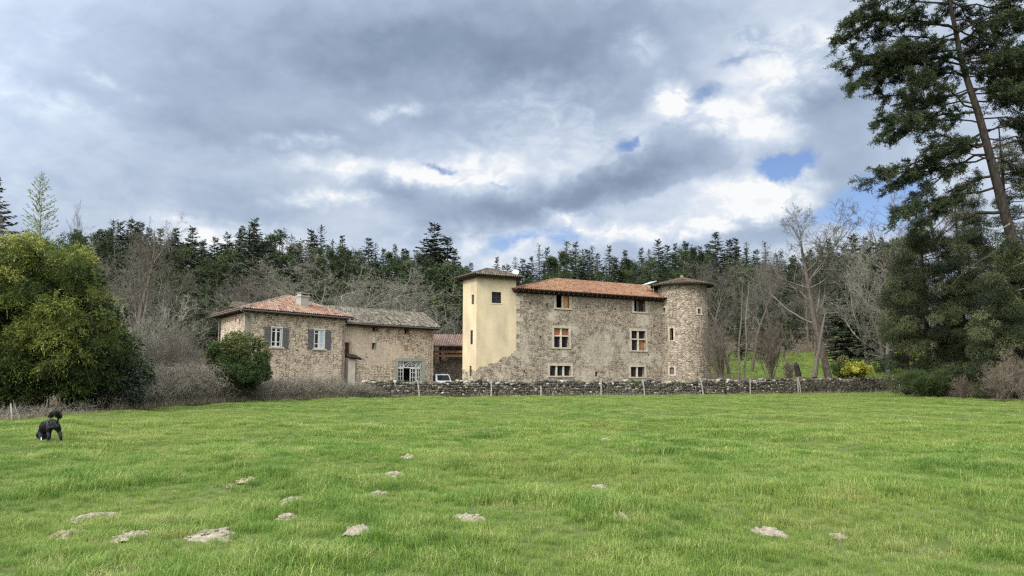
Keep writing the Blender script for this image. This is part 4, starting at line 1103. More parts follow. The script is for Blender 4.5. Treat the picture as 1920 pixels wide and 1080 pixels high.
# ---- conifers
SPR = [(0,(.007,.012,.007)),(.4,(.019,.031,.015)),(.7,(.037,.053,.023)),(1,(.068,.083,.038))]
M_spruce = foliage_mat('spruce_needles', SPR, .1, .35)
M_pine = foliage_mat('pine_needles', [(0,(.009,.015,.007)),(.4,(.028,.043,.017)),(.7,(.053,.074,.027)),(1,(.092,.108,.044))], .12, .35)
M_bigpine = foliage_mat('scots_pine_needles', [(0,(.012,.018,.008)),(.4,(.034,.047,.020)),(.75,(.064,.082,.034)),(1,(.11,.12,.05))], .15, .05)
def spruce_proto(seed, H=18, wid=3.1, full=1.0, ragged=.25):
    rg = np.random.default_rng(seed); A=[];D=[];L=[];Wd=[];T=[]; B0=[];B1=[]
    z = H*.10
    while z < H*.985:
        t = z/H; Lm = wid*(1-t)**.8*(.75+.5*min(1,(t+.1)*2)) + .12
        nb = 6 if t < .9 else 4
        ph = rg.uniform(0, 6.28)
        for k in range(nb):
            if rg.random() < .10: continue
            l = Lm*(1+rg.normal()*ragged); l = max(.15, min(l, Lm*1.5)); a = ph+k*2*pi/nb+rg.normal()*.15
            el = .45*t-.32+rg.normal()*.10+(.5 if t > .9 else 0)
            d = np.array([cos(a)*cos(el), sin(a)*cos(el), sin(el)]); p0 = np.array([0,0,max(.5, z+rg.normal()*.14)]); B0.append(p0); B1.append(p0+d*l)
            m = max(3, int(l/.20)); bt = rg.normal()*.16
            side = np.array([-sin(a), cos(a), 0])
            for j in range(m):
                f = (j+.7)/m
                if f < .12 and t < .8: continue
                p = p0+d*l*f+np.array([0,0,.10*l*f*f])
                sl = (.28+.42*(1-f)*min(1, l/2))*full
                for s_ in (-1, 1):
                    dd = d*.75+side*s_*(.85+rg.normal()*.15)+np.array([0,0,-.28+rg.normal()*.15])
                    A.append(p); D.append(dd); L.append(sl*rg.uniform(.8,1.35)); Wd.append(.19*full*rg.uniform(.8,1.3)); T.append(.45+bt+rg.normal()*.12+.2*f-.1)
            A.append(p0+d*l*.85); D.append(d+np.array([0,0,.1])); L.append(.45); Wd.append(.16); T.append(.6+bt)
        z += (.31 if t < .85 else .30)*rg.uniform(.85,1.2)
    A.append([0,0,H-.7]); D.append([0,0,1]); L.append(.8); Wd.append(.10); T.append(.5)
    V, Fc = blades(A, D, L, Wd, rg, flat=np.tile([0,0,1.], (len(A),1))+rg.normal(size=(len(A),3))*.5)
    tv, tf = segs_mesh([[0,0,-.5],[0,0,H*.5]], [[0,0,H*.5],[0,0,H]], [H*.013, H*.007], [H*.007, .02], 6)
    bv, bf = segs_mesh(B0, B1, [.035]*len(B0), [.01]*len(B0), 3)
    tv, tf = merge_np([(tv,tf),(bv,bf)])
    return dict(parts=[np_mesh('trunk', tv, tf, M_bark, link=False), np_mesh('crown', V, Fc, M_spruce, tint=np.clip(T,0,1), link=False)], top=H)
def clump_crown(anchors, rg, nper, ln, wd, spread, T0, jit=.1):
    """tufts of needles at anchors: (x,y,z,dx,dy,dz)"""
    N = len(anchors); idx = np.repeat(np.arange(N), nper)
    P = anchors[idx, :3]+rg.normal(size=(len(idx),3))*spread
    D = anchors[idx, 3:6]*.9+rg.normal(size=(len(idx),3))*.75+np.array([0,0,.12])
    V, Fc = blades(P, D, ln*rg.uniform(.6,1.3,len(idx)), wd*rg.uniform(.7,1.3,len(idx)), rg)
    T = np.clip(T0[idx]+rg.normal(size=len(idx))*jit, 0, 1)
    return V, Fc, T
def pine_proto(seed, H=17, dens=1.0, mat_=None, low=.25, rad=.33, ln=.42, nper=9):
    out, _ = grow(seed, H, H*.014, nch=(26,6,0), lens=(rad,.42), bare=low, up=(.02,.07,.06), wander=(.03,.12,.15), ang=(55,88), segs=(10,5,3,3), minr=.015, start=(.2,.3))
    rg = np.random.default_rng(seed); an = []; 
    for lv in (1, 2):
        for s in out[lv]:
            p0 = np.array(s[:3]); p1 = np.array(s[3:6]); d = (p1-p0); l = np.linalg.norm(d); d /= l+1e-9
            for f in ((.5, 1.) if lv == 2 else (1.,)): an.append([*(p0+d*l*f), *d])
    an = np.array(an); T0 = .45+.2*np.sin(an[:,0]*1.3+an[:,2]*.9)*.6+rg.normal(size=len(an))*.1
    V, Fc, T = clump_crown(an, rg, nper, ln, .12, .20, T0)
    tv, tf = segs_to(out, [0], 7); bv, bf = merge_np([segs_to(out, [1], 4), segs_to(out, [2], 3)])
    tv, tf = merge_np([(tv,tf),(bv,bf)])
    return dict(parts=[np_mesh('trunk', tv, tf, M_bark, link=False), np_mesh('crown', V, Fc, mat_ or M_pine, tint=T, link=False)], top=max(V[:,2].max(), H*.9))
spruces = [spruce_proto(s, wid=w, ragged=r_) for s, w, r_ in ((1,2.6,.2),(2,3.2,.25),(3,2.3,.3),(4,3.6,.2),(5,2.9,.35))]
sparse = [spruce_proto(s, wid=w, ragged=.3, full=.62) for s, w in ((11,2.2),(12,2.6))]
pines = [pine_proto(s) for s in (21,22,23,24)]
print('protos done')
SKY_X = [-200,150,250,330,400,470,520,560,600,640,670,720,760,800,860,900,960,1000,1050,1110,1150,1200,1260,1330,1380,1440,1500,1600,1700,1900,2100]
SKY_Y = [430,430,412,442,440,440,462,455,440,445,472,468,462,462,492,500,490,480,466,460,472,464,452,462,455,470,475,450,440,430,430]
rows = [(196,17,0),(184,24,6),(166,30,24),(148,34,48),(130,40,80),(112,52,112)]
rg = random.Random(77); nconif = 0; placed = []
for ri, (Y, sp, off) in enumerate(rows):
    px = 120+rg.uniform(0, sp) if ri < 4 else 240
    xmax = 1720 if ri < 4 else 1480
    while px < xmax:
        hid = (860 < px < 1330 and ri >= 4) or (ri == 5 and 500 < px < 1350) or (ri == 4 and px > 1400)
        if not hid:
            yt = np.interp(px, SKY_X, SKY_Y)+off+rg.gauss(0, 13)+2
            y_ = Y+rg.uniform(-5, 5); k = rg.random()
            left_zone = px < 700
            if ri <= 1 and k < (.96 if ri == 0 else .9): pr = rg.choice(spruces+(sparse if ri == 0 else [])); kind = 'spruce'
            elif ri > 1 and k < .35: pr = rg.choice(spruces); kind = 'spruce'
            else: pr = rg.choice(pines); kind = 'pine'
            lab = 'x'; sky = ri < 2
            o_ = plant(pr, kind+'_tree', px, y_, yt, lab, kind+' tree', (kind+'s on the skyline') if sky else (kind+'s on the hillside'), wx=rg.uniform(.95, 1.35), rz=rg.uniform(0, 6.28))
            placed.append((o_, kind, sky, px))
            nconif += 1
        px += sp*rg.uniform(.7, 1.3)
ORD = 'first second third fourth fifth sixth seventh eighth ninth tenth eleventh twelfth thirteenth fourteenth fifteenth sixteenth seventeenth eighteenth nineteenth twentieth'.split()
ORD += ['twenty-'+w for w in ORD[:9]]+['thirtieth']+['thirty-'+w for w in ORD[:9]]+['fortieth']+['forty-'+w for w in ORD[:9]]
REG = [(0,420,'above the bamboo'),(420,665,'behind the farmhouse'),(665,872,'behind the barn'),(872,1235,'behind the manor roof'),(1235,1450,'behind the round tower'),(1450,3000,'behind the bare oak')]
def number(lst, phrase):            # every tree gets its own label, counted from the left within its stretch of forest
    for k in sorted({(a, b) for _, a, b, _ in lst}):
        for x0, x1, wh in REG:
            m_ = sorted([q for q in lst if (q[1], q[2]) == k and x0 <= q[3] < x1], key=lambda q: q[3])
            for i, q in enumerate(m_): q[0]['label'] = phrase(*k)+' '+wh+', '+ORD[i]+' from the left'
number(placed, lambda kd, sk: {'spruce': 'pointed spruce', 'pine': 'rounded pine'}[kd]+(' on the skyline' if sk else ' lower in the wood'))
print('conifers', nconif)
plant(spruces[3], 'fir_tree', 812, 120, 416, 'tallest broad fir rising above the forest left of the yellow tower', 'fir tree', wx=1.45, rz=1)
plant(spruces[1], 'fir_tree', 838, 122, 444, 'shorter fir leaning on the right side of the tallest fir', 'fir tree', wx=1.3, rz=2)
plant(pines[0], 'pine_tree', 780, 112, 470, 'dense dark pine directly below the tallest fir, on its left', 'pine tree', wx=1.5, rz=2.2)
plant(pines[2], 'pine_tree', 848, 108, 488, 'dense dark pine beside the roof corner of the yellow tower', 'pine tree', wx=1.5, rz=.2)
plant(spruces[3], 'spruce_tree', 470, 135, 408, 'tall dark spruce standing highest above the forest behind the farmhouse', 'spruce tree', wx=1.15, rz=3)
for px_, y_, t_, l_ in ((1575,100,478,'dark spruce behind the bare oak crown, on its left side'),(1608,98,442,'dark spruce behind the bare oak crown, on its right side'),(1650,92,450,'dark spruce between the bare oak and the cypress mass'),(1690,90,470,'dark spruce touching the left edge of the cypress mass')):
    plant(spruces[(px_//5)%5], 'spruce_tree', px_, y_, t_, l_, 'spruce tree', wx=1.3, rz=px_)

# ---- bare trees
BT = [bare_proto(31, 15, .30, M_bark_mid, M_bark_mid, minr=.009, nch=(12,9,7,6), bare=.18, ang=(25,60)),
      bare_proto(32, 14, .34, M_bark_pale, M_bark_pale, minr=.011, nch=(13,9,8,7), bare=.14, ang=(30,70), lens=(.75,.6,.5,.45), up=(0,.06,.05,.04,.03)),
      bare_proto(33, 16, .22, M_bark_mid, M_bark_mid, nch=(13,9,6,5), minr=.009, bare=.25, ang=(18,42), lens=(.45,.5,.5,.5), up=(0,.16,.10,.05,.03)),
      bare_proto(34, 13, .36, M_bark_pale, M_bark_pale, nch=(10,9,7,5), bare=.12, ang=(35,75), lens=(.8,.6,.5,.45), up=(0,.03,.04,.02,.03), wander=(.1,.22,.25,.28,.3))]
SH = [bare_proto(41, 5.2, .045, M_bark_brown, M_bark_brown, nch=(8,6,4), lens=(.45,.5,.5), bare=.12, ang=(14,40), multi=16, segs=(7,5,4,3), minr=.008, wander=(.05,.12,.2,.2)),
      bare_proto(42, 5, .05, M_bark_brown, M_bark_brown, nch=(9,7,4), lens=(.5,.55,.5), bare=.10, ang=(20,60), multi=12, segs=(7,5,4,3), minr=.008, wander=(.08,.18,.25,.25)),
      bare_proto(43, 2.4, .03, M_bark_pale, M_bark_pale, nch=(8,6,3), lens=(.55,.55,.5), bare=.05, ang=(20,65), multi=12, segs=(6,5,4,3), minr=.007, wander=(.1,.2,.3,.3))]
print('bare done', [len(b['parts'][1].data.polygons) for b in BT+SH])
oak = bare_proto(51, 13.5, .30, M_bark, M_bark_mid, nch=(13,10,8,5), bare=.33, ang=(28,62), lens=(.62,.55,.52,.45), up=(0,.10,.08,.05,.03), lean=(-.02,0), wander=(.04,.15,.2,.25,.28), taper=.7)
plant(oak, 'bare_tree', 1550, 73, 368, 'large bare oak with spreading crown beyond the wall, right of the round tower', 'bare tree', wx=1.25, rz=.9, base=1.2)
lst = [(0,262,80,392,1.1,'gnarled bare tree rising above the bamboo, against the sky','d'),
 (3,222,74,432,1.0,'bare grey tree half hidden by the right shoulder of the bamboo','d'),
 (3,318,84,452,1.1,'twisted bare tree with wide limbs between bamboo and farmhouse','d'),
 (1,530,96,452,1.5,'big pale-twigged bare tree behind the farmhouse chimney','p'),
 (3,610,93,470,1.35,'pale bare tree behind the right half of the farmhouse roof','p'),
 (3,700,95,478,1.30,'pale bare tree behind the barn roof, left one','p'),
 (1,755,98,498,1.15,'pale bare tree behind the barn roof, right one','p'),
 (3,830,96,536,1.2,'low pale bare tree in the gap between barn and yellow tower','p'),
 (0,480,92,500,1.1,'grey bare tree above the left hip of the farmhouse roof','d'),
 (2,1365,88,470,1.25,'tall thin grey bare tree just right of the round tower','d'),
 (2,1405,92,452,1.25,'tall thin grey bare tree second from the round tower','d'),
 (0,1440,126,470,1.2,'grey bare tree between the thin trees and the oak','d'),
 (2,1490,127,480,1.3,'grey bare tree left behind the oak trunk','d'),
 (0,1620,92,475,1.2,'grey bare tree right behind the oak','p'),
 (2,1660,88,440,1.2,'tall grey bare tree left of the cypress mass','p'),
 (0,1700,84,430,1.1,'pale bare tree against the top of the cypress mass','p'),
 (2,1335,105,480,1.3,'grey bare tree showing above the round tower roof','d'),
 (0,1780,72,300,.9,'dark bare tree seen through the gap under the pine limbs','k'),
 (0,1350,90,560,1.3,'low bare tree close behind the round tower, lowest of those there','d'),
 (1,1420,126,540,1.2,'pale low bare tree behind the fan-shaped bush','p'),
 (0,1475,128,550,1.2,'low bare tree left of the oak trunk','d'),
 (2,1515,126,490,1.3,'slim bare tree directly behind the oak, left side','d'),
 (3,1600,127,530,1.3,'low bare tree with wide crooked limbs right of the oak trunk','d'),
 (0,1640,126,540,1.2,'low bare tree in front of the dark spruces right of the oak','p'),
 (2,1575,128,480,1.3,'slim bare tree directly behind the oak, right side','d'),
 (1,1690,82,520,1.1,'pale bare tree at the left edge of the evergreen mass','p'),
 (3,1585,128,540,1.2,'low bare tree at the top edge of the green slope','d'),
 (0,1530,129,545,1.2,'low bare tree at the top left of the green slope','d'),
 (3,1655,127,550,1.2,'low bare tree at the top right of the green slope','d')]
for k, px_, y_, t_, wx_, l_, mm in lst:
    mt = {'p': M_bark_pale, 'd': M_bark_mid, 'k': M_bark}[mm]
    plant(BT[k], 'bare_tree', px_, y_, t_, l_, 'bare tree', wx=wx_, rz=px_*.7, mats=[M_bark, mt])
rg = random.Random(5); mixed = []
for i in range(34):
    px_ = rg.choice([rg.uniform(1340,1720), rg.uniform(1340,1720), rg.uniform(880,1340), rg.uniform(160,460), rg.uniform(420,880)])
    y_ = rg.uniform(112,135); t_ = np.interp(px_, SKY_X, SKY_Y)+rg.uniform(50, 120)
    o_ = plant(BT[rg.choice((0,2,2,0,1))], 'bare_tree', px_, y_, t_, 'x', 'bare tree', 'bare trees among the hillside conifers', wx=rg.uniform(.9,1.3), rz=rg.uniform(0,6), mats=[M_bark, M_bark_mid]); mixed.append((o_, 'bare', False, px_))
number(mixed, lambda a, b: 'bare grey tree among conifers')
# multi-stemmed bushes and shrubs
for k, px_, y_, t_, wx_, l_, b_ in ((0,1350,73,590,1.0,'multi-stemmed bare bush leaning against the right side of the round tower',.9),
  (0,1440,74,585,1.1,'fan-shaped multi-stemmed bare bush beyond the stone wall',1.2),(2,1473,72,672,1.2,'low bare shrub between fan-shaped bush and stump',1.2),
  (1,285,56,543,1.1,'pale lichen-covered bare shrub right of the bamboo',None),(1,335,54,590,1.0,'bare grey shrub between the pale shrub and the rounded evergreen',None),
  (1,380,52,625,.9,'bare bush touching the left side of the rounded evergreen shrub',None),(2,250,40,640,1.2,'bare brown shrub at the foot of the pale lichen shrub',None),
  (1,1908,47,645,1.1,'grey-brown bare bush at the right end of the hedge',None),(1,1868,46.5,672,1.3,'low bare brown bush in front of the right hedge',None),(2,1800,53,700,1.2,'small bare twiggy bush below the cypress mass',None)):
    m_ = M_bark_pale if px_ in (285,) else (M_bark_mid if px_ < 400 else (M_bark_gb if px_ < 1500 else M_bark_brown))
    plant(SH[k], 'bare_bush', px_, y_, t_, l_, 'bush', wx=wx_, rz=px_*.3, base=b_, mats=[m_, m_])
# leaning trunk, slim trunks, stump beyond the wall
def simple_trunk(name, pts, rad, label, cat, m_=None, stubs=0):
    mb = MB(); mb.tube(pts, rad, 9)
    rg = random.Random(int(pts[0][0]*100))
    for k in range(stubs):
        i = rg.randrange(1, len(pts)); p = Vector(pts[i]); q = p+Vector((rg.uniform(-.8,.8), rg.uniform(-.5,.5), rg.uniform(.1,.7))); mb.tube([p, (p+q)/2+Vector((0,0,.05)), q], [.05,.035,.015], 5)
    return tag(mb.build(name, m_ or M_bark, merge=True), label, cat)
M_black = varied('charred_stump_bark', (.012,.011,.010), (.03,.026,.022), 6, .9, .1, .4)
def tp(px, py, Y): return tuple(at(px, py, Y))
simple_trunk('leaning_tree', [tp(1527,708,71),tp(1531,680,71.2),tp(1536,655,71.4),tp(1541,620,71.6),tp(1548,585,72)], [.26,.2,.17,.13,.06], 'dark leaning bare trunk just left of the oak trunk', 'tree', stubs=5)
simple_trunk('tree_stump', [tp(1497,706,71),tp(1496,697,71),tp(1493,686,71),tp(1492,680,71)], [.30,.26,.24,.10], 'short black rounded stump behind the stone wall', 'stump', M_black)
simple_trunk('slim_tree', [tp(1384,712,72),tp(1386,690,72),tp(1385,650,72.3),tp(1390,600,72.6),tp(1392,540,73)], [.14,.12,.10,.07,.03], 'slim dark trunk between the two multi-stemmed bushes, left one', 'tree', stubs=6)
simple_trunk('slim_tree', [tp(1393,712,74),tp(1396,690,74),tp(1400,650,74.3),tp(1398,600,74.6),tp(1405,530,75)], [.11,.09,.08,.06,.03], 'slim pale trunk between the two multi-stemmed bushes, right one', 'tree', M_bark_mid, stubs=6)
simple_trunk('slim_tree', [tp(1666,705,78),tp(1664,670,78),tp(1665,630,78.3),tp(1662,585,78.6),tp(1668,520,79)], [.22,.19,.16,.12,.05], 'slim grey trunk right of the yellow-leaved shrub', 'tree', M_bark_mid, stubs=9)

# ================================================================== LEAFY MASSES
def leaf_mass(lobes, n, ln, wd, rng_, droop=.2, out=.8, jit=.5, tj=.12, shell=(.55,1.0), up=0.):
    """lobes: (x,y,z,rx,ry,rz,tint)"""
    Lb = np.array(lobes); area = (Lb[:,3]*Lb[:,5])**1.0; pr = area/area.sum()
    idx = rng_.choice(len(Lb), n, p=pr); u = rng_.normal(size=(n,3)); u /= np.linalg.norm(u,axis=1,keepdims=True)
    r = rng_.uniform(shell[0]**2, shell[1]**2, n)**.5
    P = Lb[idx,:3]+u*Lb[idx,3:6]*r[:,None]
    D = u*out+rng_.normal(size=(n,3))*jit+np.array([0,0,-droop+up])
    V, Fc = blades(P, D, ln*rng_.uniform(.6,1.4,n), wd*rng_.uniform(.7,1.3,n), rng_)
    return V, Fc, np.clip(Lb[idx,6]+rng_.normal(size=n)*tj, 0, 1), P
def spray_mass(lobes, n, k, sl, ln, wd, rng_, droop=.5):
    """bamboo: arching twigs each with k leaves"""
    Lb = np.array(lobes); area = Lb[:,3]*Lb[:,5]; pr = area/area.sum()
    idx = rng_.choice(len(Lb), n, p=pr); u = rng_.normal(size=(n,3)); u[:,2] = np.abs(u[:,2])*.9-.25; u /= np.linalg.norm(u,axis=1,keepdims=True)
    r = rng_.uniform(.35, 1.0, n)**.6
    P = Lb[idx,:3]+u*Lb[idx,3:6]*r[:,None]*np.array([1,1,1.25])
    D = u*.6+rng_.normal(size=(n,3))*.35+np.array([0,0,.25]); D /= np.linalg.norm(D,axis=1,keepdims=True)
    A=[];DD=[];T=[]
    tt = Lb[idx,6]+rng_.normal(size=n)*.10
    s = rng_.uniform(.7,1.3,n)*sl
    for j in range(k):
        f = (j+.5)/k
        Q = P+D*(s*f)[:,None]+np.array([0,0,-1.])*(droop*s*f*f)[:,None]
        d = D*.7+np.array([0,0,-1.])*(droop*1.6*f)+rng_.normal(size=(n,3))*.45
        A.append(Q); DD.append(d); T.append(tt+rng_.normal(size=n)*.08)
    A = np.concatenate(A); DD = np.concatenate(DD); T = np.concatenate(T); m = len(A)
    V, Fc = blades(A, DD, ln*rng_.uniform(.7,1.4,m), wd*rng_.uniform(.8,1.2,m), rng_)
    return V, Fc, np.clip(T,0,1), P
M_bamboo = foliage_mat('bamboo_leaves', [(0,(.010,.018,.005)),(.35,(.045,.066,.014)),(.62,(.105,.130,.026)),(.85,(.20,.215,.045)),(1,(.32,.31,.10))], .35, 0)
M_cane = varied('bamboo_canes', (.10,.12,.03), (.20,.20,.07), 3, .6, .3)
def make_bamboo():
    rg = np.random.default_rng(8); lobes = []
    def env(px):     # top of the clump in the photo
        return np.interp(px, [-300,-60,0,40,90,130,160,185,210,235,248], [400,400,415,408,414,425,445,490,530,590,660])
    pyr = random.Random(4)
    for i in range(380):
        px = pyr.uniform(-230, 246); top = env(px)+pyr.uniform(4, 18); f = pyr.random()**.8; py = top+f*(735-top)
        Y = 33.5+pyr.uniform(-2.2, 2.6)+(-.0*px)
        if px > 150: Y += 1
        Y = max(Y, 31.2 if px > 0 else 29.8)
        if px > 205 and py > 665: continue
        r = pyr.uniform(.32, .78); p = at(px, py, Y)
        if px > 130: r *= .75
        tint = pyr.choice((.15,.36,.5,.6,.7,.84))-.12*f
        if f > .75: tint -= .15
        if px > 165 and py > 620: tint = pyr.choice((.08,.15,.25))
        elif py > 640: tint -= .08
        lobes.append((p.x-r*.5*(px>150), p.y, max(p.z-r*.5, .7), r, r*.9, r*.8, tint))
    root = empty('bamboo_clump', (at(60,600,34).x, 34, 0), 'huge bright green feathery bamboo clump at the left edge, taller than the farmhouse', 'bamboo')
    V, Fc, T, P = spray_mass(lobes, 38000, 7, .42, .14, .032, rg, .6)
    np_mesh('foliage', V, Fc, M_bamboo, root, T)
    # dim inner foliage so the clump is not see-through
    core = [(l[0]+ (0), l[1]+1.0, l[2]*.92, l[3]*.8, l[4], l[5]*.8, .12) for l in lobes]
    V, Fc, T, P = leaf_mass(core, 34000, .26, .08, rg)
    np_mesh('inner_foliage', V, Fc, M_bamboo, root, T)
    B0=[];B1=[];r0=[];r1=[]
    for i in range(70):
        px = pyr.uniform(-230, 205); Y = pyr.uniform(34.5, 37.5); top = at(px, env(px)+90, Y); x = top.x; ln = pyr.uniform(-.6,.6)
        pts = [(x,Y,-.1),(x+ln*.1,Y,top.z*.35),(x+ln*.4,Y,top.z*.7),(x+ln,Y-abs(ln)*.3,top.z)]
        for a, b, ra, rb in zip(pts, pts[1:], (.028,.024,.018), (.024,.018,.007)): B0.append(a);B1.append(b);r0.append(ra);r1.append(rb)
    V, Fc = segs_mesh(B0,B1,r0,r1,5); np_mesh('canes', V, Fc, M_cane, root)
make_bamboo()
# tall pale feathery top above the bamboo
def make_feather(px, Y, ytop, ybase, w, label, seed, tint, m_, name):
    rg = np.random.default_rng(seed); p = at(px, ytop, Y); b = at(px, ybase, Y); H_ = p.z; root = empty(name, (p.x, Y, 0), label, 'sapling')
    A=[];D=[];L=[];B0=[];B1=[]
    z = b.z-1.5
    while z < H_-.05:
        t = (z-b.z)/(H_-b.z); l = w*max(.12,(1-max(t,0))**.7)
        for k in range(3):
            a = rg.uniform(0,6.28); d = np.array([cos(a)*.8, sin(a)*.8, .62]); d /= np.linalg.norm(d); p0 = np.array([p.x+.1*sin(z), Y, z]); B0.append(p0); B1.append(p0+d*l)
            for j in range(max(2,int(l/.09))):
                A.append(p0+d*l*rg.uniform(.15,1)); D.append(d+rg.normal(size=3)*.5); L.append(.17)
        z += .11
    V, Fc = blades(A, D, L, [.045]*len(A), rg); np_mesh('foliage', V, Fc, m_, root, np.clip(tint+rg.normal(size=len(A))*.1,0,1))
    V, Fc = segs_mesh([[p.x+.1*sin(b.z),Y,0],*B0],[[p.x,Y,H_],*B1],[.04,*[.01]*len(B0)],[.01,*[.005]*len(B0)],4); np_mesh('stem', V, Fc, M_cane, root)
M_pale_leaf = foliage_mat('pale_sapling_leaves', [(0,(.07,.09,.05)),(.5,(.16,.19,.11)),(1,(.28,.31,.2))], .3, 0)
make_feather(82, 37, 323, 425, 1.0, 'tall pale feathery sapling standing above the bamboo top', 3, .5, M_pale_leaf, 'sapling')
plant(BT[2], 'bare_tree', 28, 40, 366, 'thin bare sapling crown left of the pale feathery sapling', 'bare tree', wx=.8, rz=1, mats=[M_bark, M_bark_mid])
plant(BT[2], 'bare_tree', 124, 41, 374, 'thin bare twig top right of the pale feathery sapling', 'bare tree', wx=.35, rz=3, mats=[M_bark, M_bark_mid])
M_redspruce = foliage_mat('drooping_brown_green_needles', [(0,(.02,.018,.012)),(.5,(.05,.042,.026)),(1,(.09,.075,.05))], .1, 0)
plant(spruces[3], 'spruce_tree', -30, 44, 332, 'drooping dark brownish spruce cut by the left edge of the picture', 'spruce tree', wx=1.0, rz=3, mats=[None, M_redspruce])

def leafy(name, label, cat, lobes, n, ln, wd, mat_, seed, core=True, stems=8, **kw):
    rg = np.random.default_rng(seed); L0 = lobes[0]; root = empty(name, (L0[0], L0[1], H1(L0[0], L0[1])), label, cat)
    V, Fc, T, P = leaf_mass(lobes, n, ln, wd, rg, **kw); np_mesh('foliage', V, Fc, mat_, root, T)
    B0=[];B1=[]
    base = np.array([L0[0], L0[1], H1(L0[0], L0[1])-.1])
    for q in P[rg.choice(len(P), stems)]:
        m_ = (base+q)/2+rg.normal(size=3)*.1; B0 += [base+rg.normal(size=3)*[.15,.15,0], m_]; B1 += [m_, q]
        B0[-1] = B1[-2]
    V, Fc = segs_mesh(B0,B1,[.04]*len(B0),[.025]*len(B0),5); np_mesh('stems', V, Fc, M_bark, root)
    return root
def lobes_px(spec, H_=None):
    out = []
    for px, py, Y, rpx, rpy, t in spec:
        p = at(px, py, Y); k = Y/F; out.append((p.x, p.y, p.z, rpx*k, rpx*k*.9, rpy*k, t))
    return out
def rnd_lobes(cx, cy, Y, rx, ry, n, r, seed, tint=(.2,.7), ydep=1.0, floor=0.3):
    rg = random.Random(seed); L_ = []
    for i in range(n):
        a = rg.uniform(0, 2*pi); q = sqrt(rg.random()); fx, fy = cos(a)*q, sin(a)*q
        Yy = Y+ydep*(rg.uniform(-1,1))*sqrt(max(0,1-q*q))
        p = at(cx+fx*rx, cy+fy*ry, Yy); rr = r*rg.uniform(.7,1.3)
        L_.append((p.x, p.y, max(p.z, floor), rr, rr, rr*.8, rg.uniform(*tint)-fy*.12))
    return L_
M_shrub = foliage_mat('dark_shrub_leaves', [(0,(.012,.022,.008)),(.4,(.035,.055,.015)),(.7,(.075,.10,.028)),(.9,(.13,.13,.05)),(1,(.17,.11,.05))], .15, 0)
M_ivy = foliage_mat('ivy_leaves', [(0,(.010,.018,.010)),(.4,(.028,.045,.022)),(.7,(.06,.08,.038)),(1,(.12,.14,.07))], .15, 0, .5, .3)
M_yel = foliage_mat('yellow_green_leaves', [(0,(.06,.08,.01)),(.5,(.26,.27,.035)),(1,(.48,.46,.08))], .3, 0)
leafy('round_shrub', 'dome-shaped dark evergreen shrub in front of the left corner of the farmhouse', 'shrub',
      rnd_lobes(455, 666, 47, 46, 40, 70, .33, 2, (.30,.75), 1.6)+rnd_lobes(445, 698, 46, 56, 24, 50, .4, 3, (.1,.35), 1.5)+rnd_lobes(415, 665, 47, 22, 30, 16, .35, 33, (.2,.5), 1.2), 34000, .13, .06, M_shrub, 5)
leafy('ivy_thicket', 'dark ivy-covered thicket between the bamboo and the bare shrubs', 'thicket',
      rnd_lobes(235, 705, 38, 40, 45, 44, .45, 12, (.15,.6), 2)+rnd_lobes(215, 720, 36, 50, 45, 40, .5, 13, (.1,.4), 1.5), 26000, .13, .08, M_ivy, 6)
leafy('green_shrub', 'dark green shrub behind the yellow-leaved shrub on the slope', 'shrub', rnd_lobes(1588, 688, 74, 22, 16, 24, .42, 4, (.4,.8), 1, 1.3), 6000, .2, .08, M_shrub, 7)
leafy('yellow_shrub', 'bright yellow-green leaved shrub beyond the wall, right of the oak', 'shrub', rnd_lobes(1606, 694, 73, 24, 9, 20, .33, 5, (.35,.9), .8, 1.35), 5000, .2, .09, M_yel, 8)
leafy('yellow_shrub', 'tall thin yellow-green bush at the left foot of the cypress mass', 'shrub', rnd_lobes(1700, 673, 72, 20, 17, 16, .35, 6, (.3,.8), .8, 1.2), 2600, .2, .08, M_yel, 9)
M_broom = foliage_mat('broom_twigs', [(0,(.018,.028,.010)),(.5,(.048,.070,.022)),(1,(.09,.115,.045))], .1, 0)
leafy('broom_bush', 'bright green upright broom bush at the right corner of the field', 'bush', rnd_lobes(1745, 718, 55, 42, 22, 30, .45, 7, (.3,.8), 1, .3), 16000, .40, .028, M_broom, 10, up=.9, jit=.25)
# drooping evergreens on the right
M_cyp = foliage_mat('cypress_sprays', [(0,(.008,.012,.006)),(.35,(.024,.034,.014)),(.6,(.048,.061,.025)),(.85,(.082,.094,.040)),(1,(.13,.12,.06))], .15, 0)
def evergreen(px, Y, ytop, hw, label, seed, n=26000, ybase=735, name='cypress_tree'):
    rg = random.Random(seed); lob = []; base = at(px, ybase, Y)
    for i in range(190):
        f = rg.random()**.8; py = ytop+8+f*(ybase-ytop-10); w = hw*min(1, (.28+1.5*f))*(1 if f < .85 else .9)
        x = px+rg.uniform(-1,1)*w; Yy = Y+rg.uniform(-1,1)*w/F*Y*.6; p = at(x, py, Yy)
        rr = rg.uniform(.3,.8); lob.append((p.x, p.y, max(p.z,.3), rr*1.1, rr*1.1, rr*.7, rg.choice((.1,.3,.5,.68,.82))))
    root = empty(name, (base.x, Y, H1(base.x, Y)), label, 'evergreen tree'); nr = np.random.default_rng(seed)
    V, Fc, T, P = leaf_mass(lob, int(n*3.4), .16, .038, nr, droop=.75, out=.6, jit=.6); np_mesh('crown', V, Fc, M_cyp, root, T)
    tpz = at(px, ytop+20, Y).z; B0=[[base.x,Y,-.2]]; B1=[[base.x,Y,tpz]]
    for l in lob[:60]: B0.append([base.x, Y, max(.5,min(l[2]-.3, tpz))]); B1.append([l[0], l[1], l[2]])
    V, Fc = segs_mesh(B0,B1,[.28]+[.05]*60,[.05]+[.02]*60,6); np_mesh('trunk', V, Fc, M_pinebark, root)
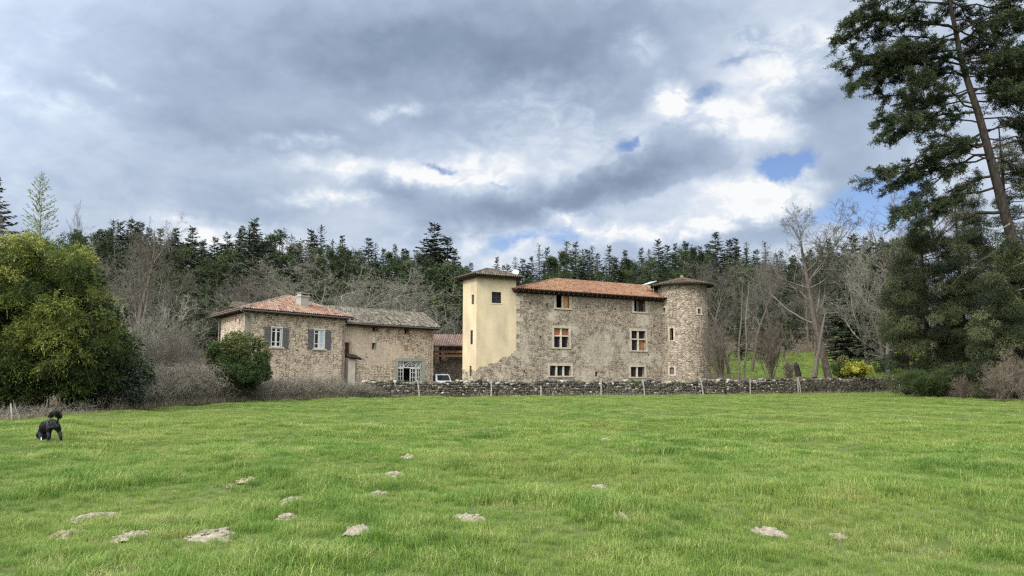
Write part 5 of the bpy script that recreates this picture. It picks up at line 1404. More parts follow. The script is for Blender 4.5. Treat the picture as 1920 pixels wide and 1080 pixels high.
evergreen(1745, 58, 398, 80, 'dark evergreen at the left front of the right-hand tree mass', 61, 30000)
evergreen(1697, 63, 462, 38, 'small dark evergreen at the left edge of the right-hand tree mass', 62, 14000, 650)
evergreen(1835, 56, 415, 85, 'broad dark evergreen below the big pine limbs', 63, 32000)
evergreen(1912, 60, 215, 72, 'tall dark evergreen behind the pine trunk at the right edge', 64, 34000)
evergreen(1898, 50, 440, 70, 'nearest dark evergreen, hiding the foot of the pine trunk', 66, 26000)
evergreen(1815, 64, 352, 62, 'dark evergreen behind the others, showing below the sky gap', 65, 22000)

# ================================================================== BIG SCOTS PINE
def big_pine():
    Yp = 50.0; rg = random.Random(9); nr = np.random.default_rng(9)
    ctrl = [(1975,745),(1958,640),(1930,540),(1906,465),(1884,400),(1862,330),(1848,280),(1832,215),(1814,150),(1803,100),(1795,50),(1782,0),(1768,-80),(1760,-170),(1758,-230)]
    rad = [.46,.40,.36,.33,.31,.28,.25,.23,.20,.18,.15,.13,.10,.07,.04]
    pts = [at(x, y, Yp) for x, y in ctrl]; pts[0].z = -.2
    for i, p in enumerate(pts): p.y += .25*sin(i*.8)
    root = empty('scots_pine', (pts[0].x, Yp, 0), 'huge leaning pine with bare reddish trunk at the right edge', 'pine tree')
    mb = MB(); mb.tube(pts, rad, 14)
    mb.build('trunk', M_pinebark, root, smooth=True, merge=True)
    def tpos(f):
        f = f*(len(pts)-1); i = min(int(f), len(pts)-2); return pts[i].lerp(pts[i+1], f-i)
    def lim(py): return np.interp(py, [-250,-100,-20,20,60,100,130,165,200,240,280,320,345,370,400,430], [1700,1640,1610,1592,1588,1592,1602,1640,1650,1655,1650,1628,1632,1660,1685,1700])
    S0=[];an=[];lb=[]
    def seg(p, q, r0, r1): S0.append((*p, *q, r0, r1))
    def limb(p, tip, r, sag, foliage=True, dens=1.0):
        n = 8; t0 = rg.uniform(.06,.38)+(0 if tip.y > Yp-1.2 else .18); prev = Vector(p); L = (tip-Vector(p)).length; wob = Vector((0,0,0))
        for i in range(n):
            t = (i+1)/n; wob += Vector((rg.gauss(0,.10), rg.gauss(0,.12), rg.gauss(0,.13)))*L*.2
            q = Vector(p).lerp(tip, t)+Vector((0,0, sag*4*t*(1-t)))+wob*(1-t*.3)
            seg(prev, q, r*(1-.85*(i/n)), r*(1-.85*t))
            d = (q-prev).normalized()
            if foliage and t > t0:
                for k in range(int(4.6*dens)+(1 if rg.random() < .5 else 0)):
                    a = d.cross(Vector((0,0,1))).normalized()*rg.choice((-1,1)); dd = (d*.7+a*rg.uniform(.3,1.1)+Vector((0,0,rg.uniform(-.9,.5)))).normalized()
                    l = rg.uniform(.5,1.6)*(1.1-.35*t); s = prev.lerp(q, rg.random()); e = s+dd*l
                    mid = s.lerp(e,.5)+Vector((0,0,.08)); seg(s, mid, .028, .02); seg(mid, e, .02, .01)
                    cl = rg.gauss(0, .12)
                    for j in range(8):
                        f = rg.uniform(.2,1.); b = s.lerp(e, f); d2 = (dd+Vector((rg.gauss(0,.6), rg.gauss(0,.6), rg.gauss(.1,.4)))).normalized()
                        l2 = rg.uniform(.2,.5); c_ = b+d2*l2; seg(b, c_, .010, .006)
                        for h in (.35,.7,1.): an.append((*b.lerp(c_, h), *d2)); lb.append(.42+cl)
            prev = q
    # limbs all round, reaching the outline seen in the photo
    for i in range(68):
        f = .36+.62*rg.random()**.85; p = tpos(f); pyc = np.interp(f*(len(pts)-1), range(len(pts)), [c[1] for c in ctrl])
        az_ = (pi+rg.uniform(-.6,.6), rg.uniform(-.7,.7), rg.uniform(0, 2*pi))[i % 3]
        drop = rg.uniform(5, 60)
        reach = (np.interp(pyc, [-250,430], [at(1760,0,Yp).x, at(1890,0,Yp).x]) - at(lim(min(max(pyc+drop,-250),430)), 300, Yp).x)
        reach = abs(reach)*rg.uniform(.72,1.0)*(.95 if cos(az_) < 0 else .85)
        if pyc > 300 and cos(az_) < 0: reach *= .75
        tip = p+Vector((cos(az_)*reach, sin(az_)*reach*.7, rg.gauss(-.5, 1.3)))
        limb(p, tip, .022+.007*reach, reach*rg.uniform(-.05,.12))
    # the large limbs one can single out
    for (x0,y0),(x1,y1),r,sag,fol in (((1885,396),(1760,455),.14,.9,False),((1900,468),(1778,535),.13,.5,False),((1850,290),(1700,405),.10,.6,True),((1862,330),(1722,420),.10,.5,True),
                           ((1845,270),(1632,322),.11,.5,True),((1830,210),(1655,262),.10,.4,True),((1806,110),(1600,140),.10,.4,True),((1798,60),(1592,75),.10,.4,True),((1795,50),(1598,30),.09,.3,True),((1820,170),(1625,225),.09,.3,True),
                           ((1870,350),(1690,400),.09,.4,True),((1840,250),(1680,345),.09,.5,True)):
        limb(at(x0,y0,Yp), at(x1,y1,Yp-rg.uniform(0,1.5)), r, sag, fol, 1.2)
    A = np.array(S0); V, Fc = segs_mesh(A[:,:3], A[:,3:6], A[:,6], A[:,7], 5); np_mesh('limbs', V, Fc, M_pinebark, root)
    V, Fc, T = clump_crown(np.array(an), nr, 8, .17, .046, .055, np.array(lb)); np_mesh('crown', V, Fc, M_bigpine, root, T)
    print('pine tufts', len(an))
    # small cut limb ends, pale
    mb = MB()
    for x0,y0,x1,y1 in ((1900,500,1920,492),(1893,420,1872,432),(1905,545,1925,540)): mb.tube([at(x0,y0,Yp-.4), at(x1,y1,Yp-.9)], [.05,.03], 6)
    mb.build('dead_branch', M_bark_pale, root)
big_pine()

# ================================================================== BRAMBLE BANK (nobody could count it)
def bramble():
    rg = np.random.default_rng(15); pr = random.Random(15)
    edge_px = [-80,0,150,250,350,450,600,690,760]; edge_Y = [26.5,27.5,31,35.5,41.5,46,52,56,58.5]
    S0=[]; A=[];D=[];L=[];Wd=[];T=[]
    hp = [-80,0,150,240,300,380,420,470,520,560,620,690,760]; hh = [.22,.22,.35,1.3,2.0,2.2,2.1,1.5,1.3,1.35,1.4,1.05,.5]
    for i in range(5200):
        px = pr.uniform(-80, 760) if i % 3 else pr.uniform(220, 700); Y0 = np.interp(px, edge_px, edge_Y); dep = pr.random()**1.3*4.5+.1; Y = Y0+dep
        if px > 640: dep = pr.random()*1.2; Y = Y0+dep
        if px < 215 and pr.random() < .72: continue
        p = at(px, 740, Y); h_ = np.interp(px, hp, hh)*pr.uniform(.45,1.1)*(.55+.45*min(1,dep/1.5)); 
        a = pr.uniform(0, 6.28); rch = h_*pr.uniform(.2,1.0); n = 6; prev = (p.x, Y, 0)
        tilt = pr.uniform(.5,.95)
        for j in range(n):
            t = (j+1)/n; q = (p.x+cos(a)*rch*t+pr.gauss(0,.05), Y+sin(a)*rch*t+pr.gauss(0,.05), h_*sin(min(t/tilt,1.35)*pi/2)+pr.gauss(0,.03))
            if q[2] < .02: break
            S0.append((*prev, *q, .011, .009)); 
            if j > 1 and pr.random() < .7:
                e = (q[0]+pr.gauss(0,.22), q[1]+pr.gauss(0,.22), q[2]+pr.gauss(.05,.18)); S0.append((*q, *e, .007, .004))
            prev = q
    s = np.array(S0); k = rg.random(len(s)) < .5
    V, Fc = segs_mesh(s[k,:3], s[k,3:6], s[k,6], s[k,7], 3)
    o = np_mesh('bramble_bank', V, Fc, M_bark_brown); tag(o, 'tangled brown bramble stems along the edge of the field', None, None, 'stuff')
    V, Fc = segs_mesh(s[~k,:3], s[~k,3:6], s[~k,6], s[~k,7], 3)
    o = np_mesh('bramble_undergrowth', V, Fc, M_bark_pale); tag(o, 'grey bramble stems along the edge of the field', None, None, 'stuff')
    # dry grass in front and along the wall and under the right-hand trees
    for i in range(24000):
        px = pr.uniform(-80, 1960); 
        if px < 700: Y = np.interp(px, edge_px, edge_Y)+pr.gauss(.1,.35); h_ = .5; 
        elif px < 1690:
            Y = float(wallY(at(px,740,60).x)); Y = float(wallY(at(px,740,Y).x))-.55+pr.gauss(0,.18); h_ = .35
            if sin(px*.05)+.8*sin(px*.017+1) < -.1 and pr.random() < .8: continue
        else: Y = np.interp(px, [1690,1720,1960], [72,57,52])+pr.gauss(0,.5); h_ = .5
        p = at(px, 740, Y); A.append((p.x, Y, -.02)); D.append((pr.gauss(0,.35), pr.gauss(0,.35), 1)); L.append(h_*pr.uniform(.3,1.1)*(.5 if px < 210 else 1)); Wd.append(.013); T.append(min(1,max(0,pr.gauss(.5,.25))))
    V, Fc = blades(A, D, L, Wd, rg)
    m = foliage_mat('dry_grass', [(0,(.06,.052,.033)),(.5,(.16,.135,.09)),(1,(.34,.30,.21))], .2, 0)
    o = np_mesh('dry_grass', V, Fc, m, tint=T); tag(o, 'dry straw-coloured grass at the foot of the brambles and the wall', None, None, 'stuff')
    # evergreen brambles and ivy leaves scattered through
    lob = []
    for i in range(150):
        px = pr.uniform(150, 680); Y = np.interp(px, edge_px, edge_Y)+pr.uniform(.6,4); p = at(px,740,Y); h_ = np.interp(px, hp, hh)
        lob.append((p.x, Y, pr.uniform(.1,h_*.75), .5, .5, .3, pr.uniform(.1,.6)))
    V, Fc, T, P = leaf_mass(lob, 11000, .09, .06, rg, jit=.8); o = np_mesh('bramble_leaves', V, Fc, M_ivy, tint=T); tag(o, 'dark leaves scattered through the brambles', None, None, 'stuff')
    # moss, ivy and twigs on the stone wall
    lob = []
    for i in range(70):
        x = pr.uniform(WX[0], WX[-1]); y = float(wallY(x)); d = pr.choice((0,-.3)); lob.append((x, y+d, (1.2 if d == 0 else pr.uniform(.2,1.0)), pr.uniform(.2,.6), .12, pr.uniform(.06,.16), pr.uniform(.1,.8)))
    for i in range(40):
        x = pr.uniform(WX[3], WX[-1]+2); y = float(wallY(x)); lob.append((x, y-.1, pr.uniform(.3,1.3), .6, .3, .3, pr.uniform(.0,.5)))
    V, Fc, T, P = leaf_mass(lob, 9000, .10, .05, rg, jit=.9, shell=(.1,1)); o = np_mesh('wall_moss_leaves', V, Fc, M_shrub, tint=T); tag(o, 'moss and ivy clinging to the dry stone wall', None, None, 'stuff')
    S0 = []
    for i in range(1500):
        if i < 500: x = pr.uniform(WX[0], WX[3]); 
        else: x = pr.uniform(WX[3]-1, WX[-1]+3)
        y = float(wallY(x))-pr.uniform(.1,.6); z = 0 if i < 500 else pr.uniform(0,1.0); h_ = pr.uniform(.3,.9); a = pr.uniform(0,6.28); prev = (x,y,z)
        for j in range(4):
            q = (prev[0]+cos(a)*h_*.15+pr.gauss(0,.05), prev[1]+sin(a)*h_*.08, prev[2]+h_*.25*(1 if j < 3 else -.4)); S0.append((*prev,*q,.010,.008)); prev = q
    s = np.array(S0); V, Fc = segs_mesh(s[:,:3], s[:,3:6], s[:,6], s[:,7], 3); o = np_mesh('wall_twigs', V, Fc, M_bark_brown); tag(o, 'bare twigs growing against the dry stone wall', None, None, 'stuff')
    # right-hand undergrowth below the evergreens
    S0 = []
    for i in range(1500):
        px = pr.uniform(1760, 1990); Y = np.interp(px, [1700,1960], [56,50])+pr.random()*3; p = at(px,740,Y); h_ = pr.uniform(.4,1.6); a = pr.uniform(0,6.28); prev = (p.x,Y,0)
        for j in range(5):
            q = (prev[0]+cos(a)*h_*.15+pr.gauss(0,.05), prev[1]+sin(a)*h_*.1, prev[2]+h_*.25*(1 if j < 3 else -.3)); S0.append((*prev,*q,.012,.008)); prev = q
    s = np.array(S0); V, Fc = segs_mesh(s[:,:3], s[:,3:6], s[:,6], s[:,7], 3); o = np_mesh('undergrowth', V, Fc, M_bark_brown); tag(o, 'brown undergrowth below the right-hand evergreens', None, None, 'stuff')
    # low scrub at the top edge of the green slope
    lob = []
    for i in range(120):
        x = pr.uniform(26, 88); y = pr.uniform(119, 127); lob.append((x, y, H1(x,y)+pr.uniform(.2,1.8), 1.2, 1, .9, pr.uniform(.1,.5)))
    V, Fc, T, P = leaf_mass(lob, 9000, .5, .05, rg, jit=1, shell=(.1,1)); o = np_mesh('slope_scrub', V, Fc, M_bark_brown, tint=T); tag(o, 'brown scrub along the top of the green slope', None, None, 'stuff')
bramble()

# ================================================================== MOLEHILLS
M_soil = varied('dry_molehill_soil', (.13,.11,.08), (.25,.22,.17), 14, 1, .05, .8, 6)
M_soil_dark = varied('damp_molehill_soil', (.10,.09,.05), (.2,.175,.11), 9, 1, .05, .6, 6)
MOLES = [(400,1010,80,26,'largest bare molehill, pale flattened earth near the bottom left'),(247,1013,52,14,'long low molehill left of the largest molehill'),
 (172,965,52,18,'molehill with a raised crest near the left edge of the field'),(128,1001,48,12,'half-overgrown dark molehill below the one near the left edge'),
 (550,946,38,13,'pale crumbly molehill above the small one left of centre'),(537,979,30,9,'small low molehill just below the crumbly one left of centre'),
 (710,931,26,9,'small molehill nearest below the pair in the middle distance'),(742,889,32,14,'molehill in the middle distance, right of the grey dead-grass patches'),
 (765,863,26,8,'faint molehill above the middle-distance one, grass grown through'),(468,904,34,14,'grey molehill mixed with dead grass, middle distance'),
 (435,911,20,9,'small grey molehill touching the dead grass, left of its neighbour'),(878,986,52,14,'rocky-looking pale molehill in the lower centre of the field'),
 (672,1016,46,12,'molehill half hidden in long grass at the lower centre left'),(1160,974,34,11,'small flat pale molehill right of the lower centre'),
 (1440,992,48,22,'tall crumbly molehill on the lower right'),(1123,904,22,9,'tiny molehill in the middle of the field below the manor'),
 (1275,846,36,14,'pale molehill farthest away on the right, towards the wall'),(1572,999,24,9,'tiny molehill right of the tall crumbly one'),
 (1135,833,20,6,'distant faint molehill in the field below the small hole of the manor')]
mole_xy = []
for i, (px, py, w, h_, lab) in enumerate(MOLES):
    Y = CAMZ/ (-(ray(px, py).z/ray(px, py).y)); p = at(px, py, Y); k = Y/F; rx = w*k/2*1.05; ry = max(rx*.75, h_*k/2/max(.12,(CAMZ/Y)))
    ry = min(ry, rx*1.5); zg = H1(p.x, p.y); hz_ = min(.03, .010+rx*.07)
    rg = np.random.default_rng(i+50); n = 34; ys, xs = np.mgrid[-1:1:n*1j, -1:1:n*1j]; th = np.arctan2(ys, xs)
    rr = np.sqrt(xs**2+ys**2)*(1+.20*np.sin(2*th+i*1.7)+.13*np.sin(3*th+i)+.10*np.sin(7*th+i*2.2))
    base = np.clip(1-rr**2, -.6, 1)
    lump = np.zeros_like(xs)
    for _ in range(160): 
        cx, cy, s_ = rg.uniform(-.9,.9), rg.uniform(-.9,.9), rg.uniform(.03,.12); lump += rg.uniform(.1,.6)*np.exp(-((xs-cx)**2+(ys-cy)**2)/(2*s_**2))*s_*3
    Z = base*hz_+lump*.09*np.clip(base+.1,0,1)*(1 if i else .45)+rg.normal(size=xs.shape)*.004
    V = np.stack([p.x+xs*rx*1.15, p.y+ys*ry*1.15, zg+Z+.002-.10*np.clip(rr-.92,0,1)], -1).reshape(-1,3)
    a = (np.arange(n-1)[:,None]*n+np.arange(n-1)[None]).ravel(); Fc = np.stack([a,a+1,a+n+1,a+n],1)
    nc = 12 if i else 5; items = []
    for _ in range(nc*3):
        a_ = rg.uniform(0,6.28); q_ = rg.uniform(.1,1.15); cs = rg.uniform(.006,.020); items.append((p.x+cos(a_)*q_*rx, p.y+sin(a_)*q_*ry, zg+.012+max(0,1-q_*q_)*hz_+cs*.3, cs))
    CV = []; CF = []
    for k_, (x_, y_, z_, cs) in enumerate(items): CV.append((SV*cs*(1+rg.normal(size=SV.shape)*.2))*np.array([1.2,1.2,.8])+np.array([x_,y_,z_])); CF.append(SF_+len(V)+k_*len(SV))
    keep = (rr.ravel()[Fc].mean(1) < 1.12); o = np_mesh('molehill', np.concatenate([V]+CV), np.concatenate([Fc[keep]]+CF), M_soil_dark if i in (3,9,10) else M_soil, smooth=False)
    tag(o, lab, 'molehill', 'molehills in the field'); mole_xy.append((p.x, p.y, rx, ry))

# ================================================================== GRASS
def grass():
    rg = np.random.default_rng(99)
    m, t, b = nmat('field_grass_blades', .6, .25)
    geo = t.add('ShaderNodeNewGeometry'); P = geo.outputs['Position']; at_ = t.add('ShaderNodeAttribute', attribute_name='tint')
    n1 = t.noise(P, .42, 4, .6); n2 = t.noise(P, 1.7, 4, .65); n3 = t.noise(P, .12, 3, .5)
    f = t.m('ADD', t.m('MULTIPLY', n1, .55), t.m('MULTIPLY', n2, .45))
    c = t.ramp(f, [(.36,(.066,.135,.020)),(.46,(.108,.192,.030)),(.54,(.152,.226,.045)),(.65,(.22,.26,.080))])
    dry = t.ss(t.m('ADD', at_.outputs['Fac'], t.m('MULTIPLY', t.m('SUBTRACT', n2, .5), .5)), .88, .99)
    c = t.mix(t.m('MULTIPLY', dry, .8), c, (.40,.36,.20,1))
    c = t.mix(t.m('MULTIPLY', t.ss(n3, .45, .62), .35), c, (.24,.26,.07,1))
    c = t.mix(1, c, t.ramp(at_.outputs['Fac'], [(0,(.75,.78,.7)),(.6,(1.12,1.1,1.0))]), 'MULTIPLY')
    t.put(b.inputs['Base Color'], c)
    tr = t.add('ShaderNodeBsdfTranslucent'); t.put(tr.inputs[0], c); mx = t.add('ShaderNodeMixShader'); mx.inputs[0].default_value = .35
    t.l.new(b.outputs[0], mx.inputs[1]); t.l.new(tr.outputs[0], mx.inputs[2]); t.l.new(mx.outputs[0], t.n['Material Output'].inputs[0])
    coll = bpy.data.collections.new('tuft_sources')
    def tuft(i, nb, rad, hgt, wd, bend):
        a = rg.uniform(0, 6.28, nb); r = rad*np.sqrt(rg.random(nb)); X = np.stack([r*np.cos(a), r*np.sin(a), np.full(nb, -.01)], 1)
        h_ = hgt*rg.uniform(.45,1.15,nb); az_ = rg.uniform(0,6.28,nb); bn = bend*rg.uniform(.2,1.2,nb)
        dh = np.stack([np.cos(az_), np.sin(az_), np.zeros(nb)],1); sd = np.stack([-np.sin(az_), np.cos(az_), np.zeros(nb)],1)*(wd*rg.uniform(.6,1.3,nb))[:,None]/2
        m1 = X+dh*(h_*bn*.3)[:,None]+np.array([0,0,1.])*(h_*.6)[:,None]; tp_ = X+dh*(h_*bn)[:,None]+np.array([0,0,1.])*(h_*(1-.25*bn))[:,None]
        V = np.stack([X-sd, X+sd, m1+sd*.8, m1-sd*.8, tp_], 1).reshape(-1,3)
        k = np.arange(nb)*5; F4 = np.stack([k,k+1,k+2,k+3],1); F3 = np.stack([k+3,k+2,k+4],1)
        me = bpy.data.meshes.new('tuft'); me.from_pydata(V.tolist(), [], F4.tolist()+F3.tolist())
        tt = rg.random(nb); at2 = me.attributes.new('tint','FLOAT','FACE'); at2.data.foreach_set('value', np.concatenate([tt,tt]).astype(np.float32)); me.materials.append(m)
        o = bpy.data.objects.new('tuft_%02d' % i, me); coll.objects.link(o); return o
    for i, (nb, rad, hgt, wd, bend) in enumerate(((60,.17,.13,.006,.8),(60,.18,.17,.006,.9),(52,.17,.10,.0055,1.0),(70,.14,.23,.0065,.8),(46,.2,.15,.006,1.2),(80,.28,.16,.012,.9),(70,.3,.13,.012,1.0))): tuft(i, nb, rad, hgt, wd, bend)
    from mathutils import noise as mn
    Ps=[];Sc=[];Ix=[];Rz=[]
    for y0, y1, den, sc, ids in ((3.2,9,150,.66,(0,1,2,3,4)),(9,15,110,.72,(0,1,2,3,4)),(15,26,60,.82,(0,1,2,4,5)),(26,45,20,1.05,(5,6)),(45,82,9,1.4,(5,6))):
        xr = lambda y: (-.78*y-2.5, .80*y+2.5)
        a0, a1 = xr(y1); area = (a1-a0)*(y1-y0); n = int(area*den); x = rg.uniform(a0,a1,n); y = rg.uniform(y0,y1,n)
        ok = (x > -.78*y-2.5) & (x < .80*y+2.5)
        pxx = 960+F*x/y
        lim_ = np.interp(pxx, [-300,-80,0,150,250,350,450,600,690,760], [24,26.3,27.3,30.8,35.3,41.3,45.8,51.8,55.6,57.8])
        lim_ = np.where(pxx > 700, wallY(x)-.35, lim_); lim_ = np.where(pxx > 1690, np.interp(pxx, [1690,1720,1960,2300], [72,56.5,51.5,50]), lim_)
        ok &= y < lim_
        for mx_, my_, rx, ry in mole_xy: ok &= (((x-mx_)/(rx*1.0))**2+((y-my_)/(ry*1.0))**2 > .8+.5*rg.random(n)) | (rg.random(n) < .06)
        for mx_, my_, rx, ry in mole_xy: ok &= ~((np.abs(x-mx_) < rx*.8) & (y < my_) & (y > my_-ry-.25*(my_/12)) & (rg.random(n) < .75))
        x = x[ok]; y = y[ok]; n = len(x)
        hn = np.array([mn.noise(Vector((a*.55, b_*.55, 0)))+.6*mn.noise(Vector((a*1.6, b_*1.6, 5))) for a, b_ in zip(x, y)])
        s = sc*(.74+np.clip(hn*1.0, -.22, .62))*rg.uniform(.75,1.25,n)
        if y0 > 20: s = sc*(.72+np.clip(hn*.6,-.2,.3))*rg.uniform(.8,1.1,n)
        ids = np.array(ids); 
        s = s*(1-.6*np.exp(-(((x+11.0)/1.1)**2+((y-16.9)/2.2)**2)))
        Ps.append(np.stack([x,y,H(x,y)],1)); Sc.append(s*np.where(y>26,.62,1)); Ix.append(ids[rg.integers(0,len(ids),n)]); Rz.append(rg.uniform(0,6.28,n))
    # the green slope beyond the wall
    n = 9000; x = rg.uniform(24, 86, n); y = rg.uniform(81, 126, n)
    Ps.append(np.stack([x,y,H(x,y)],1)); Sc.append(rg.uniform(1.2,1.8,n)); Ix.append(rg.integers(5,7,n)); Rz.append(rg.uniform(0,6.28,n))
    Ps = np.concatenate(Ps); Sc = np.concatenate(Sc); Ix = np.concatenate(Ix); Rz = np.concatenate(Rz); n = len(Ps); print('tufts', n)
    me = bpy.data.meshes.new('grass'); me.vertices.add(n); me.vertices.foreach_set('co', Ps.astype(np.float32).ravel())
    for nm, ty, ar in (('sc','FLOAT',Sc.astype(np.float32)),('ix','INT',Ix.astype(np.int32)),('rz','FLOAT',Rz.astype(np.float32))):
        a = me.attributes.new(nm, ty, 'POINT'); a.data.foreach_set('value', ar)
    o = bpy.data.objects.new('grass', me); COL.objects.link(o); tag(o, 'green field grass with paler patches', None, None, 'stuff')
    ng = bpy.data.node_groups.new('scatter_tufts', 'GeometryNodeTree')
    ng.interface.new_socket('Geometry', in_out='INPUT', socket_type='NodeSocketGeometry'); ng.interface.new_socket('Geometry', in_out='OUTPUT', socket_type='NodeSocketGeometry')
    N = ng.nodes; Lk = ng.links; gi = N.new('NodeGroupInput'); go = N.new('NodeGroupOutput'); ip = N.new('GeometryNodeInstanceOnPoints'); ci = N.new('GeometryNodeCollectionInfo')
    ci.inputs['Collection'].default_value = coll; ci.inputs['Separate Children'].default_value = True; ci.inputs['Reset Children'].default_value = True
    def na(nm, ty): a = N.new('GeometryNodeInputNamedAttribute'); a.data_type = ty; a.inputs['Name'].default_value = nm; return a.outputs['Attribute']
    mp = N.new('GeometryNodeMeshToPoints'); Lk.new(gi.outputs[0], mp.inputs['Mesh']); Lk.new(mp.outputs[0], ip.inputs['Points']); Lk.new(ci.outputs[0], ip.inputs['Instance'])
    ip.inputs['Pick Instance'].default_value = True; Lk.new(na('ix','INT'), ip.inputs['Instance Index']); Lk.new(na('sc','FLOAT'), ip.inputs['Scale'])
    cx = N.new('ShaderNodeCombineXYZ'); Lk.new(na('rz','FLOAT'), cx.inputs[2]); Lk.new(cx.outputs[0], ip.inputs['Rotation']); Lk.new(ip.outputs[0], go.inputs[0])
    md = o.modifiers.new('scatter', 'NODES'); md.node_group = ng
grass()

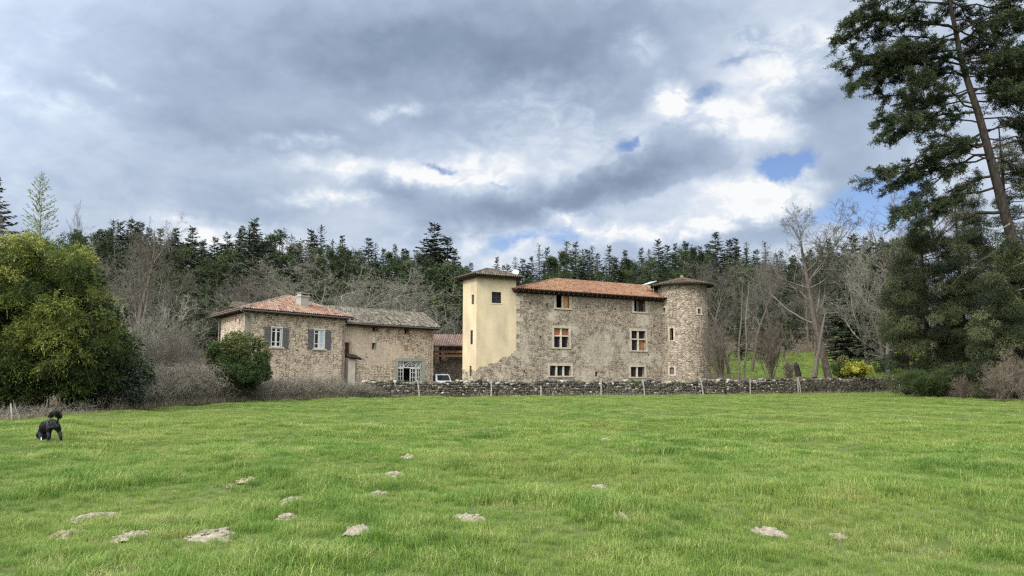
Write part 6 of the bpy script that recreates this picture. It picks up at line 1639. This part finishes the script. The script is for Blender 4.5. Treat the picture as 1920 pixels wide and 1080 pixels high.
# ================================================================== DOG (seen from behind, nose down to the left)
def dog():
    Yd = 17.9; k = Yd/F; cx = 96
    def q(px, py, dy=0): 
        p = at(px, py, Yd+dy); return Vector((p.x, Yd+dy, p.z))
    root = empty('dog', (at(cx,825,Yd).x, Yd, 0), 'black shaggy dog seen from behind, nose down in the grass and tail curled up', 'dog')
    g = H1(root.location.x, Yd)
    M_fur, t, b = nmat('black_dog_fur', .75, .25)
    geo = t.add('ShaderNodeNewGeometry'); c = t.mix(t.ss(t.noise(geo.outputs['Position'], 9, 4, .6), .4, .7), (.004,.004,.005,1), (.013,.013,.016,1)); t.put(b.inputs['Base Color'], c)
    verts = {}; edges = []; rad = []
    def add(n, p, r, par=None): verts[n] = len(rad); rad.append((Vector(p), r)); 
    J = [ # name, (px, py, depth offset), radius, parent
     ('hip',(100,794,0),.115,None),('loin',(94,794,.20),.125,'hip'),('chest',(87,797,.42),.14,'loin'),('shoulder',(84,800,.52),.13,'chest'),
     ('neck',(80.5,805,.56),.095,'shoulder'),('nape',(78.5,810,.56),.082,'neck'),('skull',(77.5,815,.54),.086,'nape'),('stop',(77.5,820,.46),.058,'skull'),('muzzle',(77.5,824,.42),.042,'stop'),('nose',(77,829,.38),.032,'muzzle'),
     ('thighL',(94,801,-.06),.085,'hip'),('kneeL',(91,809,.05),.050,'thighL'),('hockL',(91.5,817,-.10),.034,'kneeL'),('pawL',(91,829,-.05),.030,'hockL'),
     ('thighR',(107,800,-.04),.078,'hip'),('kneeR',(111,808,.05),.050,'thighR'),('hockR',(113.5,817,-.10),.030,'kneeR'),('pawR',(114.5,829,-.06),.032,'hockR'),
     ('armL',(85,808,.62),.07,'chest'),('elbowL',(85,815,.55),.05,'armL'),('footL',(85.5,825,.62),.036,'elbowL'),
     ('armR',(92,808,.60),.06,'chest'),('elbowR',(92.5,815,.53),.04,'armR'),('footR',(92.5,825,.6),.034,'elbowR')]
    P = []; Rr = []; E = []; idx = {}
    for nme, (x, y, d), r, par in J:
        idx[nme] = len(P); P.append(q(x, y, d)-Vector((root.location.x, Yd, 0))); Rr.append(r*1.0)
        if par: E.append((idx[par], idx[nme]))
    for i, nme in enumerate(J):
        if nme[0].startswith(('paw','foot')): P[i].z = g+.045
    me = bpy.data.meshes.new('body'); me.from_pydata(P, E, []); o = bpy.data.objects.new('body', me); COL.objects.link(o); o.parent = root; me.materials.append(M_fur)
    sk = o.modifiers.new('skin','SKIN'); sv = me.skin_vertices[0].data
    for i, r in enumerate(Rr): sv[i].radius = (r, r)
    sv[0].use_root = True
    ss_ = o.modifiers.new('sub','SUBSURF'); ss_.levels = 2; ss_.render_levels = 2; sk.use_smooth_shade = True
    rg = np.random.default_rng(2)
    # shaggy coat: hair tufts over the limbs and body
    A=[];D=[];Ln=[]
    for (a, b_) in E:
        p0, p1, r0, r1 = np.array(P[a]), np.array(P[b_]), Rr[a], Rr[b_]; L = np.linalg.norm(p1-p0); n = int(260*(L+.05)/.2*((r0+r1)/.2))
        nm = J[b_][0]; ln = .018 if nm in ('stop','muzzle','nose') else (.025 if nm.startswith(('paw','foot','hock','elbow','knee')) else .045)
        for i in range(n):
            f = rg.random(); u = rg.normal(size=3); u /= np.linalg.norm(u); ax = (p1-p0)/L; u -= ax*u.dot(ax); u /= np.linalg.norm(u)+1e-6
            A.append(p0+(p1-p0)*f+u*(r0+(r1-r0)*f)*.86); D.append(u*.5+np.array([0,0,-.7])+ax*.4); Ln.append(ln*rg.uniform(.6,1.2))
    V, Fc = blades(A, D, Ln, [.010]*len(A), rg); np_mesh('coat', V, Fc, M_fur, root, loc=(0,0,0))
    # tail: thick feathered plume curling up and over to the left
    tl = [q(*p)-Vector((root.location.x, Yd, 0)) for p in ((106,793,-.10),(109,787,-.16),(111,780,-.2),(108.5,775,-.2),(103.5,773.5,-.17),(98.5,775,-.14),(95,779,-.1))]
    mb = MB(); mb.tube(tl, [.022,.020,.026,.032,.034,.028,.012], 10)
    mb.v = [tuple(Vector(v)+Vector(root.location)) for v in mb.v]; mb.build('tail', M_fur, root, smooth=True)
    A=[];D=[]
    for i in range(1300):
        f = 1.2+rg.random()*(len(tl)-2.21); j = int(f); p = tl[j].lerp(tl[j+1], f-j); u = rg.normal(size=3); u /= np.linalg.norm(u)
        A.append(np.array(p)+u*.035); d = (tl[j+1]-tl[j]).normalized(); D.append(np.array(d)*.8+u*.5+np.array([0,0,-.5 if f > 2 else 0]))
    V, Fc = blades(A, D, [.075]*len(A), [.008]*len(A), rg); np_mesh('tail_feathers', V, Fc, M_fur, root, loc=(0,0,0))
    # ears
    for s_, nm in ((-1,0),(1,1)):
        e0 = P[idx['skull']]+Vector((s_*.075,-.01,.045)); mb = MB(); e1 = e0+Vector((s_*.035,.02,-.05)); e2 = e0+Vector((s_*.02,.03,-.12))
        mb.tube([e0,e1,e2,e2-Vector((0,0,.01))], [.02,.032,.024,.006], 8); mb.v = [tuple(Vector(v)+Vector(root.location)) for v in mb.v]; mb.build('ear', M_fur, root, smooth=True)
    mb = MB(); a = P[idx['stop']]; c_ = P[idx['nose']]; n_ = Vector((.25,-1,.1)).normalized()
    mb.tube([a+n_*.050+Vector((.016,0,0)), (a+c_)/2+n_*.042+Vector((.018,0,0)), c_+n_*.025+Vector((.01,0,0))], [.008,.013,.010], 8); mb.v = [tuple(Vector(v)+Vector(root.location)) for v in mb.v]
    mb.build('blaze', mat('white_dog_fur', (.55,.53,.50), .8), root, smooth=True)
    mb = MB(); mb.tube([c_-Vector((0,0,.015)), c_-Vector((0,0,.03))], [.022,.012], 8); mb.v = [tuple(Vector(v)+Vector(root.location)) for v in mb.v]; mb.build('nose', mat('dog_nose', (.01,.01,.01), .3, .5), root)
    for s_ in (-1,1):
        mb = MB(); p = P[idx['stop']]+Vector((s_*.045,.0,.02)); mb.tube([p-Vector((0,.008,0)), p+Vector((0,.008,0))], .010, 8); mb.v = [tuple(Vector(v)+Vector(root.location)) for v in mb.v]; mb.build('eye', mat('dog_eye', (.02,.012,.008), .1, .6), root)
dog()
print('objects', len(bpy.data.objects))
